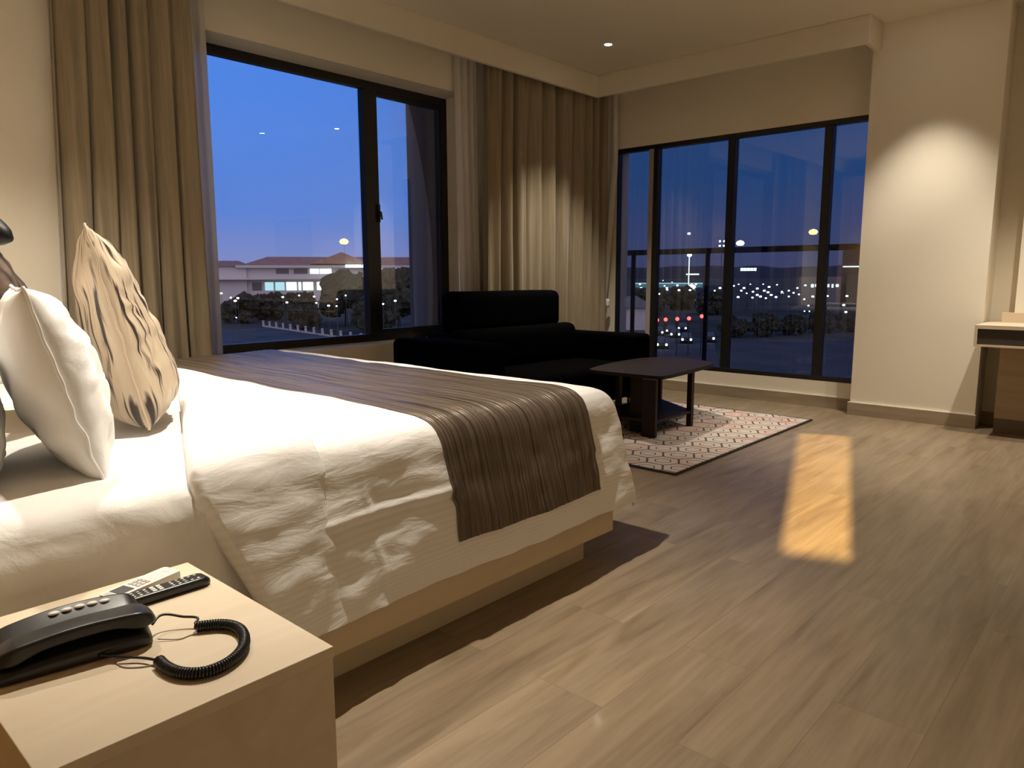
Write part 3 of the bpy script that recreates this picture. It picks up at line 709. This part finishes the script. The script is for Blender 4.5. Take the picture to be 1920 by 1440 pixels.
lines = mth('MULTIPLY', mth('MINIMUM', mth('ADD', mth('ADD', line1, bandm), zl), 1.0), .85)
nr = N_.new('ShaderNodeTexNoise'); nr.inputs['Scale'].default_value = 3.2; nr.inputs['Detail'].default_value = 3; L_.new(ta.outputs['Object'], nr.inputs['Vector'])
cb = ramp(N_, [(.38,(.66,.59,.53)),(.54,(.64,.52,.46)),(.64,(.64,.42,.36)),(.70,(.68,.61,.56))]); L_.new(nr.outputs[0], cb.inputs[0])
mxr = N_.new('ShaderNodeMixRGB'); L_.new(lines, mxr.inputs[0]); L_.new(cb.outputs[0], mxr.inputs[1]); mxr.inputs[2].default_value = (.045,.03,.03,1)
L_.new(mxr.outputs[0], b_.inputs['Base Color'])
nr2 = tex(mr_, (1,1,1), scale=260, detail=2); bump(mr_, nr2.outputs[0], .5, .003)
M['rugedge'] = mat('rug_binding', (.03,.02,.02), .9); M['fringe'] = mat('rug_fringe', (.72,.66,.58), .9)
rug = thing('rug', 'pinkish rug with dark hexagon pattern under the coffee table', 'rug', (4.76, 2.76, 0))
def rugfn(u, v): x = 3.69+2.125*u; y = 2.06+1.42*v; return (x, y, .0105 + .002*nz3(x*3, y*3))
b = surf(B(), rugfn, 40, 30); obj('pile', b, M['rug'], rug, smooth=True, solid=.004)
b = B(); box(b, (3.675,2.046,0), (5.83,2.062,.0125)); box(b, (3.675,3.478,0), (5.83,3.494,.0125)); box(b, (3.675,2.062,0), (3.691,3.478,.0125)); box(b, (5.814,2.062,0), (5.83,3.478,.0125)); box(b, (3.69,2.06,0), (5.815,3.48,.006))
obj('binding', b, M['rugedge'], rug)
b = B()
for k in range(70):
    y = 2.66 + k*.012; x = 5.83; tube(b, [(x-.004,y,.006),(x+.020,y+random.uniform(-.006,.006),.004),(x+.034,y+random.uniform(-.01,.01),.003)], .0026, 5)
obj('fringe', b, M['fringe'], rug)
tb = thing('coffee_table', 'dark wooden coffee table with angled top and low shelf on the rug', 'coffee table', (4.85, 2.95, .0125))
poly = [(4.395,3.19),(4.40,3.0),(4.43,2.62),(4.47,2.585),(4.90,2.615),(5.33,2.66),(5.41,2.70),(5.52,2.88),(5.60,3.08),(5.585,3.15),(5.45,3.27),(5.30,3.33),(5.0,3.335),(4.72,3.30),(4.45,3.235)]
def smooth_poly(p, it=2):
    for _ in range(it):
        q = []
        for i in range(len(p)):
            a, c = p[i], p[(i+1) % len(p)]; q += [(a[0]*.78+c[0]*.22, a[1]*.78+c[1]*.22), (a[0]*.22+c[0]*.78, a[1]*.22+c[1]*.78)]
        p = q
    return p
obj('table_top', prism(B(), smooth_poly(poly), .428, .455), M['table'], tb, bevel=.004)
Z0 = .0125
obj('leg', bx((4.40,2.625,Z0), (4.43,2.735,.428)), M['table'], tb, bevel=.002)
obj('leg', bx((4.935,2.635,Z0), (4.975,2.675,.428)), M['table'], tb, bevel=.002)
obj('leg', bx((4.735,3.15,Z0), (4.775,3.19,.428)), M['table'], tb, bevel=.002)
obj('leg', bx((5.27,3.10,Z0), (5.30,3.25,.428)), M['table'], tb, bevel=.002)
obj('panel_leg', bx((4.50,2.70,Z0), (4.53,2.90,.428)), M['table'], tb, bevel=.002)
obj('shelf', prism(B(), [(4.41,2.64),(4.97,2.64),(5.29,3.12),(5.29,3.20),(4.74,3.185),(4.41,3.0)], .115, .133), M['table'], tb, bevel=.002)

# ------------------------------------------------------------------ desk, panel and television at the right
dk = thing('desk', 'pale laminate wall desk with a long dark drawer recess', 'desk', (6.25, -.5, 0))
DX, DY0, DY1 = 5.95, -2.4, 1.018
obj('desk_top', bx((DX,DY0,.785), (6.565,DY1,.80)), M['desk'], dk, bevel=.001)
b = B(); box(b, (DX,DY1-.018,.65), (6.30,DY1,.785)); box(b, (DX,DY0,.65), (6.30,DY0+.018,.785)); box(b, (DX,DY0+.018,.65), (6.30,DY1-.018,.664)); box(b, (DX,DY0+.018,.774), (6.3,DY1-.018,.785))
obj('drawer_case', b, M['desk'], dk)
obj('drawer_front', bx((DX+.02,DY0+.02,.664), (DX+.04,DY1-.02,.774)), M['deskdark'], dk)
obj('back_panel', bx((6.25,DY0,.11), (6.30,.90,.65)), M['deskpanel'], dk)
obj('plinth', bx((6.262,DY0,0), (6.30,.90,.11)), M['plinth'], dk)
obj('backsplash', bx((6.40,DY0,.80), (6.43,.93,.872)), M['desk'], dk)
struct('trim_5', bx((6.43,-2.6,.80), (6.58,.86,ZC)), M['paint'])
tv = thing('television', 'flat black television on the wall above the desk', 'television', (6.40, -.75, 1.75))
obj('tv_screen', bx((6.395,-1.24,1.48), (6.40,-.24,2.02)), M['screen'], tv); obj('tv_casing', bx((6.40,-1.25,1.47), (6.43,-.23,2.03)), M['black'], tv)
# wood panelling behind the bed (seen only as a reflection)
struct('wall_panelling', bx((-.6,.95,0), (.09,4.30,2.75)), M['wallwood'])
#EXTERIOR
# ------------------------------------------------------------------ outside: balcony, street and city at dusk
G = -9.0
def at(az, D, z=G): a = math.radians(az); return (D*math.cos(a), D*math.sin(a), z)
def emis(name, c, s):
    m = mat(name, (.02,.02,.02), .6, emit=c, es=s)
    try: m.cycles.emission_sampling = 'NONE'
    except Exception: pass
    return m
M['ext_concrete'] = mat('outside_concrete', (.22,.21,.22), .8)
M['ext_wall'] = mat('outside_plaster', (.68,.63,.64), .8)
M['ext_roof'] = mat('terracotta_roof', (.30,.145,.11), .8)
n = tex(M['ext_roof'], (.5,.5,.5), scale=1, detail=3); tocolor(M['ext_roof'], colramp(M['ext_roof'], n.outputs[0], [(.3,(.36,.19,.15)),(.7,(.52,.28,.22))]).outputs[0])
M['ext_dark'] = mat('outside_dark_metal', (.02,.02,.022), .5)
M['ext_pole'] = mat('grey_pole', (.10,.10,.10), .7)
M['grass'] = mat('dark_grass', (.07,.072,.05), .95)
n = tex(M['grass'], (.06,.06,.06), scale=1, detail=6); tocolor(M['grass'], colramp(M['grass'], n.outputs[0], [(.35,(.025,.026,.020)),(.65,(.08,.078,.06))]).outputs[0])
M['asphalt'] = mat('asphalt', (.105,.105,.125), .8)
n = tex(M['asphalt'], (.2,.2,.2), scale=1, detail=5); tocolor(M['asphalt'], colramp(M['asphalt'], n.outputs[0], [(.3,(.05,.048,.05)),(.7,(.10,.097,.105))]).outputs[0])
M['leaf'] = mat('dark_leaves', (.06,.065,.04), .9)
n = tex(M['leaf'], (.8,.8,.8), scale=1, detail=5); tocolor(M['leaf'], colramp(M['leaf'], n.outputs[0], [(.3,(.022,.024,.017)),(.7,(.085,.085,.058))]).outputs[0])
M['hill'] = mat('far_hill', (.035,.035,.05), 1)
M['win_white'] = emis('lit_window', (.80,.95,.92), 1.2)
M['win_teal'] = emis('lit_window_teal', (.42,.72,.78), .75)
M['win_dim'] = mat('unlit_window', (.12,.13,.15), .3)
M['sign'] = emis('lit_sign', (.62,1,.95), 2.2)
M['lampw'] = emis('white_street_light', (.85,.97,1), 6)
M['lampt'] = emis('teal_flood_light', (.70,1,.92), 6)
M['lampy'] = emis('warm_street_light', (1,.66,.26), 1.7)
M['red'] = emis('red_signal_light', (1,.06,.05), 5)
M['redtail'] = emis('red_tail_light', (1,.12,.10), 3)
M['teal_glow'] = emis('teal_lit_canopy', (.10,.30,.36), .35)

struct('balcony_floor', bx((6.72,1.2,-.16), (7.26,5.6,-.03)), M['ext_concrete'])
rl_ = thing('railing', 'black metal balcony railing outside the far window', 'railing', (7.2, 3.4, -.03))
obj('top_rail', bx((7.165,1.2,1.375), (7.235,5.6,1.432)), M['ext_dark'], rl_)
for y in (5.55, 4.63, 3.71, 2.50, 1.58): obj('post', bx((7.185,y-.02,-.03), (7.215,y+.02,1.375)), M['ext_dark'], rl_)
struct('wall_pier', bx((4.50,4.95,G), (5.1,5.36,3.6)), M['ext_concrete'])

g_ = struct('ground', bx((-60,-250,G-1), (3200,3200,G)), M['grass'])
def road(name, pts, m, z=.05):
    b = B(); prism(b, [at(a, d)[:2] for a, d in pts], G, G+z); return struct(name, b, m)
road('road_curve', [(25.45,192.4),(22.42,176.5),(19.88,203.1),(16.4,262),(15.9,207),(19.85,163.5),(22.75,145),(26,152.1)], M['asphalt'])
road('road_parking', [(25.9,121),(15.8,130),(15.6,60),(26.4,60)], M['asphalt'])
road('road_avenue', [(36.5,165),(26.6,118),(25.8,70),(36.5,80)], M['asphalt'], .04)
road('road_street', [(66,150),(60.7,153),(53.3,113),(47,113),(47,84),(66,94)], M['asphalt'])
# far hills
def hillfn(u, v):
    a = 2 + 80*u; h = (26+18*nz3(a*.11, 2.2)+10*nz3(a*.4, 5))*(1-abs(2*v-1)**1.6); x, y, z = at(a, 2300+700*v); return (x, y, G+max(0, h)+12*(1-abs(2*v-1)))
struct('hill_range', surf(B(), hillfn, 120, 6), M['hill'], smooth=True)

# low mall building across the street, seen through the left window
AZ0 = 57.07; DM = 250
ml = thing('mall_building', 'long low building with red tiled roof seen through the left window', 'building', at(AZ0, DM), math.radians(AZ0-90))
def lz(z): return z - G
def lb(lo, hi): return bx((lo[0], lo[1], lz(lo[2])), (hi[0], hi[1], lz(hi[2])))
obj('wall', lb((-22,0,G), (48,22,4.6)), M['ext_wall'], ml, local=True)
obj('side_wing', lb((-48,-1,G), (-21,18,4.4)), M['ext_wall'], ml, local=True)
def hip(x0, x1, y0, y1, z0, z1, ins):
    b = B(); ym = (y0+y1)/2
    v = [b.verts.new(p) for p in ((x0,y0,lz(z0)),(x1,y0,lz(z0)),(x1,y1,lz(z0)),(x0,y1,lz(z0)),(x0+ins,ym,lz(z1)),(x1-ins,ym,lz(z1)))]
    for f in ((0,1,5,4),(1,2,5),(2,3,4,5),(3,0,4),(3,2,1,0)): b.faces.new([v[i] for i in f])
    return b
obj('roof', hip(-23,50,-1.5,23,4.6,7.7,8), M['ext_roof'], ml, local=True)
obj('wing_roof', hip(-49,-20,-2,19,4.4,6.3,4), M['ext_roof'], ml, local=True)
b = B(); v = [b.verts.new((x, y, lz(z))) for x, y, z in ((-1,-1.6,5.2),(18,-1.6,5.2),(8.8,-1.6,9.0),(-1,16,5.2),(18,16,5.2),(8.8,16,9.0))]
for f in ((0,1,2),(5,4,3),(0,2,5,3),(2,1,4,5),(1,0,3,4)): b.faces.new([v[i] for i in f])
obj('gable', b, M['ext_roof'], ml, local=True)
obj('parapet', lb((-24,-2.4,3.9), (50,0,4.7)), M['ext_wall'], ml, local=True)
obj('canopy', lb((-49,-3.5,.15), (50,0,.55)), M['ext_wall'], ml, local=True)
for x0, x1, k in ((-45,-39,0),(-37.5,-33,0),(-30.5,-26,0),(-12,-8,0),(-6.5,-2.2,0),(-1.4,1.4,1),(1.7,5.4,1),(21.5,24.6,1),(25.0,28.2,1),(28.6,31.4,1)):
    obj('window', lb((x0,-.12,2.0), (x1,0,3.6)), M['win_white'] if k else M['win_dim'], ml, local=True)
for x0, x1, k in ((-44,-36,0),(-34,-27,0),(-19.5,-16.6,0),(-15.6,-13.0,2),(-12.4,-9.6,2),(-9.0,-5.8,1),(-5.2,-4.4,1),(-3.8,-.6,1),(.6,2.2,1),(2.8,4.4,1),(22,25,0),(26,32,1)):
    obj('shop_window', lb((x0,-.12,-3.3), (x1,0,-.7)), M[('win_dim','win_white','win_teal')[k]], ml, local=True)
b = B()
for i in range(6): box(b, (9.9+i*.88,-2.75,lz(4.0)), (9.9+i*.88+.72,-2.5,lz(4.95)))
box(b, (15.4,-2.75,lz(3.9)), (16.1,-2.5,lz(5.0))); obj('lit_sign', b, M['sign'], ml, local=True)
def street_lamp(name, az, D, zh, m, r, label, group=None, pole=.05, cat='street lamp'):
    t = thing(name, label, cat, at(az, D), 0, group); h = zh-G
    b = B(); lathe(b, [(0,h+r*.7),(r*.7,h+r*.45),(r,h),(r*.7,h-r*.5),(0,h-r*.6)], (0,0,0), 10); obj('lamp_head', b, m, t, local=True, smooth=True)
    b = B(); tube(b, [(0,0,0),(0,0,h-r*.55)], pole*.55, 6); obj('pole', b, M['ext_pole'], t, local=True)
    return t
W1L= [(63.67, 151.1, -2.0), (63.04, 119.5, -2.0), (62.57, 116.0, -2.0), (62.76, 103.3, -2.0), (59.43, 119.0, -2.0), (59.15, 94.2, -2.0), (58.25, 127.9, -2.0), (55.22, 238.0, -2.0), (57.17, 120.2, -2.0), (57.03, 91.0, -2.0), (56.14, 82.2, -2.0), (55.5, 104.9, -2.0), (55.55, 80.5, -2.0), (51.13, 95.8, -2.0), (52.07, 85.1, -2.0), (54.85, 125.0, -2.0)]
W2L= [(24.76, 156.3, -2.0), (24.37, 133.7, -2.0), (23.93, 146.6, -2.0), (23.39, 114.2, -2.0), (22.65, 123.7, -2.0), (22.31, 111.9, -2.0), (21.92, 147.6, -2.0), (21.12, 139.2, -2.0), (20.75, 128.0, -2.0), (19.81, 115.9, -2.0), (19.43, 132.4, -2.0), (32.22, 265.6, -2.0), (31.62, 301.1, -2.0), (29.82, 346.3, -2.0), (28.05, 264.3, -2.0), (26.29, 187.9, -2.0), (25.82, 137.1, -2.0), (24.58, 188.4, -2.0), (23.64, 181.4, -2.0), (22.82, 206.0, -2.0), (20.88, 190.2, -2.0),
 (25.31, 225.2, -2.0), (24.97, 264.2, -2.0), (24.14, 264.3, -2.0), (23.24, 264.5, -2.0), (22.28, 250.6, -2.0), (21.45, 157.8, -2.0), (20.35, 238.7, -2.0), (24.97, 110.8, -2.0), (23.95, 108.6, -2.0), (23.62, 123.2, -2.0), (23.14, 157.0, -2.0), (22.88, 142.6, -2.0), (23.01, 106.4, -2.0), (21.43, 115.1, -2.0), (20.37, 103.0, -2.0), (20.06, 81.6, -2.0), (18.82, 119.5, -2.0), (17.57, 120.3, -2.0), (17.74, 84.2, -2.0), (17.57, 70.0, -2.07), (34.12, 179.9, -2.0), (33.63, 204.8, -2.0), (32.79, 450.0, -1.31), (30.37, 224.9, -2.0), (30.17, 166.4, -2.0), (29.42, 236.7, -2.0), (29.29, 160.6, -2.0), (28.47, 160.7, -2.0), (30.76, 128.1, -2.0), (26.67, 155.6, -2.0), (30.5, 450.0, -1.99)]
CARS= [(30.72, 126.5), (29.83, 130.5), (28.96, 137.1), (30.45, 104.2), (26.92, 115.8), (29.47, 122.7), (28.6, 113.0), (22.06, 410.3), (20.65, 168.2), (18.94, 307.3), (17.58, 309.8), (20.1, 208.5), (62.87, 185.0), (58.34, 226.8), (52.6, 215.0), (50.58, 206.2)]

def lamps(lst, label, group, k):
    for a, d, z in lst:
        street_lamp('street_lamp', a, d, z, M['lampw'], k*(.75+.5*random.random())*max(.5, min(1.6, d/130)), label, group, .05)
lamps(W1L, 'small white street lamp in the dark greenery outside the left window', 'street lamps outside the left window', .20)
lamps(W2L, 'small white street lamp in the distant city outside the far window', 'street lamps outside the far window', .19)
street_lamp('street_lamp', 28.68, 200, 11.9, M['lampw'], .42, 'tallest thin street lamp rising above the balcony rail, far window', None, .07)
street_lamp('street_lamp', 34.05, 240, 9.9, M['lampw'], .75, 'white lamp just above the balcony rail beside the corner curtain', None, .05)
street_lamp('street_lamp', 34.18, 150, 8.15, M['lampy'], .85, 'warm yellow lamp above balcony rail beside the corner curtain', None, .03)
street_lamp('street_lamp', 20.02, 150, 9.05, M['lampy'], .85, 'warm yellow lamp high beside the rightmost dark mullion of far window', None, .03)
street_lamp('street_lamp', 54.83, 140, 7.46, M['lampy'], .85, 'warm yellow lamp glowing above the red roofs, left window', None, .03)
street_lamp('flood_light', 24.98, 180, 8.44, M['lampt'], .95, 'bright teal white flood light above the balcony rail, far window', None, .05, 'flood light')
fm = thing('floodlight_mast', 'mast with a cluster of four small flood lights, far window', 'flood light', at(26.27, 260), math.radians(26.27-90))
b = B(); tube(b, [(0,0,0),(0,0,20.5)], .1, 6); box(b, (-.9,-.05,19.8), (.9,.05,19.95)); box(b, (-.9,-.05,21.2), (.9,.05,21.35)); box(b, (-.08,-.05,19.8), (.08,.05,21.35)); obj('pole', b, M['ext_dark'], fm, local=True)
for x in (-.7,.7):
    for z in (19.9,21.4):
        b = B(); lathe(b, [(0,.32),(.3,.15),(.34,0),(.25,-.2),(0,-.3)], (x,-.15,z), 10); obj('lamp', b, M['lampw'], fm, local=True, smooth=True)
# petrol station with its lit mast
ps = thing('petrol_station', 'petrol station with wide teal lit canopy, far window', 'petrol station', at(30.2, 330), math.radians(30.2-90))
obj('canopy', bx((-15,-5,4.9), (15,9,6.6)), M['teal_glow'], ps, local=True)
obj('forecourt', bx((-17,-7,0), (17,9,.15)), M['asphalt'], ps, local=True)
obj('canopy_edge', bx((-15,-5.2,6.5), (15,-5,6.9)), M['win_teal'], ps, local=True)
for x in (-12,-4,4,12): b = B(); tube(b, [(x,0,.1),(x,0,5)], .25, 8); obj('column', b, M['ext_wall'], ps, local=True)
for x in (-11,-5.5,0,5.5,11): obj('canopy_light', bx((x-.5,-4.6,4.6), (x+.5,-3.6,4.9)), M['lampw'], ps, local=True)
ls = thing('lit_mast', 'tall white lit mast with one crossbar below the balcony rail', 'mast', at(28.6, 318), math.radians(28.6-90))
obj('mast', bx((-.22,-.2,0), (.22,.2,18.2)), M['win_white'], ls, local=True); obj('crossbar', bx((-1.1,-.2,10.2), (4.2,.2,10.8)), M['win_white'], ls, local=True)
b = B(); lathe(b, [(0,.8),(.9,.3),(1.0,0),(.7,-.5),(0,-.7)], (0,-.4,18.4), 10); obj('mast_lamp', b, M['lampw'], ls, local=True, smooth=True)
b = B(); lathe(b, [(0,1.3),(1.4,.6),(1.7,0),(1.0,-.8),(0,-1.0)], (1.3,-.8,5.2), 12); obj('mast_lamp', b, M['lampt'], ls, local=True, smooth=True)
bb = thing('billboard', 'small teal lit billboard on a pole, far window', 'billboard', at(24.33, 230), math.radians(24.33-90))
b = B(); tube(b, [(0,0,0),(0,0,11.3)], .12, 8); obj('pole', b, M['ext_dark'], bb, local=True)
b = B()
for i in range(5): box(b, (-2.2+i*.92,-.1,11.35), (-2.2+i*.92+.80,.1,12.2))
obj('lit_face', b, M['sign'], bb, local=True)
ob = thing('office_building', 'dark office building with a row of white lit windows, far window', 'building', at(18.4, 262), math.radians(18.4-90))
obj('wall', bx((-11,0,0), (11,10,9.5)), M['ext_concrete'], ob, local=True)
for i in range(12):
    x = -7.2+i*1.25
    if i in (3, 7): continue
    obj('window', bx((x,-.1,6.0+random.uniform(-.1,.2)), (x+random.uniform(.5,1.0),0,7.1)), M['win_white'], ob, local=True)
tw = thing('tower_block', 'dark tower block with one white light bar, far window edge', 'building', at(16.4, 200), math.radians(16.4-90))
obj('wall', bx((-5.6,0,0), (9,12,16.5)), M['hill'], tw, local=True); obj('light_bar', bx((-5.4,-.15,11.95), (-1.5,0,12.25)), M['win_white'], tw, local=True)
hs = thing('house', 'small house with pale hipped roof beyond the balcony railing', 'house', at(33.4, 138), math.radians(33.4-90))
obj('wall', bx((-5,0,0), (5,9,4.2)), M['ext_wall'], hs, local=True)
b = B(); v = [b.verts.new(p) for p in ((-5.8,-.8,4.2),(5.8,-.8,4.2),(5.8,9.8,4.2),(-5.8,9.8,4.2),(-2.4,4.5,6.2),(2.4,4.5,6.2))]
for f in ((0,1,5,4),(1,2,5),(2,3,4,5),(3,0,4),(3,2,1,0)): b.faces.new([v[i] for i in f])
obj('roof', b, M['ext_concrete'], hs, local=True)
# traffic signals
RED = [(30.86,-4.5),(30.22,-4.42),(29.35,-4.34),(28.48,-4.25),(27.54,-3.97)]; RN = ('first','second','third','fourth','fifth')
for i, (a, z) in enumerate(RED):
    t_ = thing('traffic_signal', RN[i]+' from the left of five red traffic lights in a row', 'traffic light', at(a, 95), math.radians(a-90), 'red traffic lights')
    h = z-G
    b = B(); tube(b, [(0,0,0),(0,0,h-.6)], .06, 6); obj('pole', b, M['ext_dark'], t_, local=True)
    obj('signal_box', bx((-.22,0,h-.75), (.22,.25,h+.4)), M['ext_dark'], t_, local=True)
    b = B(); bmesh.ops.create_uvsphere(b, u_segments=12, v_segments=8, radius=.24); bmesh.ops.translate(b, vec=(0,-.06,h), verts=b.verts); obj('red_lamp', b, M['red'], t_, local=True, smooth=True)
# cars on the street: body, cabin, wheels, lights
def car(az, D, rot, label, group=None, tail=False):
    t = thing('car', label, 'car', at(az, D, G+.06), rot, group)
    b = B(); prism(b, [(-2.1,-.85),(2.1,-.85),(2.15,.85),(-2.15,.85)], .30, .85); obj('body', b, M['ext_dark'], t, local=True, bevel=.12)
    rs = [[(-1.3,-.75,.85),(1.1,-.75,.85),(1.1,.75,.85),(-1.3,.75,.85)],[(-.9,-.62,1.40),(.5,-.62,1.40),(.5,.62,1.40),(-.9,.62,1.40)]]
    obj('cabin', loft(B(), rs), M['win_dim'], t, local=True)
    for x in (-1.3,1.3):
        for y in (-.8,.8):
            b = B(); tube(b, [(x,y-.1,.31),(x,y+.1,.31)], .31, 12); obj('wheel', b, M['ext_dark'], t, local=True)
    for y in (-.6,.6):
        b = B(); bmesh.ops.create_uvsphere(b, u_segments=10, v_segments=6, radius=.17); bmesh.ops.translate(b, vec=(2.12,y,.65), verts=b.verts); obj('headlight', b, M['redtail'] if tail else M['lampw'], t, local=True, smooth=True)
    return t
car0 = None
for i, (a, d) in enumerate(CARS):
    rot = math.radians(a+180) if i < 7 else math.radians(a+180+random.uniform(-35, 35))
    gl = ('car with white headlights waiting below the red traffic lights', 'cars below the traffic lights') if i < 7 else (('distant car with white headlights outside the far window', 'distant cars outside the far window') if i < 12 else ('car with white headlights in the dark outside the left window', 'cars outside the left window'))
    if car0 is None: car0 = car(a, d, rot, gl[0], gl[1])
    else: dup(car0, at(a, d, G+.06), rot, gl[0], gl[1])
for a, d in ((22.6,150.5),(21.9,156)): car(a, d, math.radians(a+180), 'distant car with red lights outside the far window', 'red lit cars outside the far window', True)
# fence along the street
A0, A1 = Vector(at(60.9, 158)), Vector(at(53.0, 114))
fe = thing('fence', 'long low fence with pale posts along the street, left window', 'fence', tuple(A0), 0)
for k in range(14):
    p = A0.lerp(A1, k/13); obj('post', bx((p.x-.16,p.y-.16,G), (p.x+.16,p.y+.16,G+1.25)), M['ext_wall'], fe)
b = B(); dd = (A1-A0).normalized(); nn = Vector((-dd.y, dd.x, 0))*.12
prism(b, [tuple((A0+nn).xy), tuple((A1+nn).xy), tuple((A1-nn).xy), tuple((A0-nn).xy)], G, G+.28); obj('kerb', b, M['ext_wall'], fe)
b = B(); prism(b, [tuple((A0+nn*.3).xy), tuple((A1+nn*.3).xy), tuple((A1-nn*.3).xy), tuple((A0-nn*.3).xy)], G+.95, G+1.05); obj('rail', b, M['ext_dark'], fe)
# trees
def tree(az, D, h, wd, label, seed, group=None, low=False):
    t = thing('tree', label, 'tree', at(az, D), 0, group); rs = random.Random(seed); b = B()
    for k in range(26):
        r = wd*rs.uniform(.14, .26); a = rs.uniform(0, 2*PI); q = rs.uniform(0, 1)**.5*wd*.36; zz = rs.uniform(.18 if low else .38, .88)*h
        q *= 1.15-abs(zz/h-.5)*1.1
        mm = Matrix.Translation((q*math.cos(a), q*math.sin(a), zz)); bmesh.ops.create_icosphere(b, subdivisions=3, radius=min(r, h*.2), matrix=mm)
    for v in b.verts: v.co += Vector((nz3(v.co.x*1.3, v.co.y*1.3, v.co.z*1.3+seed), nz3(v.co.y*1.3, v.co.z*1.3, seed), nz3(v.co.z*1.3, v.co.x*1.3, seed)))*wd*.06 + Vector((nz3(v.co.x*4, v.co.y*4, v.co.z*4), nz3(v.co.y*4, v.co.z*4, v.co.x*4), nz3(v.co.z*4, v.co.x*4, v.co.y*4)))*.55
    obj('foliage', b, M['leaf'], t, local=True)
    b = B(); tube(b, [(0,0,0),(.1,0,h*.25),(0,.1,h*.6)], lambda s: .32-.2*s, 8); obj('trunk', b, M['ext_dark'], t, local=True)
    return t
tree(54.9, 152, 10.9, 11, 'largest round dark tree in front of the red roofed building', 1)
tree(50.9, 142, 11.2, 9, 'dark tree beside the window pier, left window', 2)
tree(62.6, 172, 6.2, 9, 'low dark tree beside the sheer curtain, left window', 3, None, True)
tree(60.4, 182, 6.2, 9, 'second low dark tree from the sheer curtain, left window', 4, None, True)
tree(58.3, 166, 6.4, 10, 'broad low dark tree at the middle of left window', 5, None, True)
tree(57.7, 147, 4.6, 6, 'low dark tree left of the largest round tree', 9, None, True)
tree(52.8, 128, 6.6, 8, 'low dark tree behind the left window mullion', 6, None, True)
for i, (a, d) in enumerate(((24.99,125),(23.0,128),(21.1,133),(19.09,140),(17.2,144))):
    tree(a, d, 3.2+.5*(i % 2), 5.6, ('first','second','third','fourth','fifth')[i]+' from the left in a row of low trees, far window', 20+i, 'low trees behind the car park', True)
tree(31.5, 186, 6.4, 10, 'dark tree left of the traffic lights, far window', 31, None, True)
tree(29.2, 222, 6.5, 13, 'broad dark tree above the traffic lights, far window', 32, None, True)
tree(26.8, 196, 6.0, 10, 'dark tree right of the traffic lights, far window', 33, None, True)
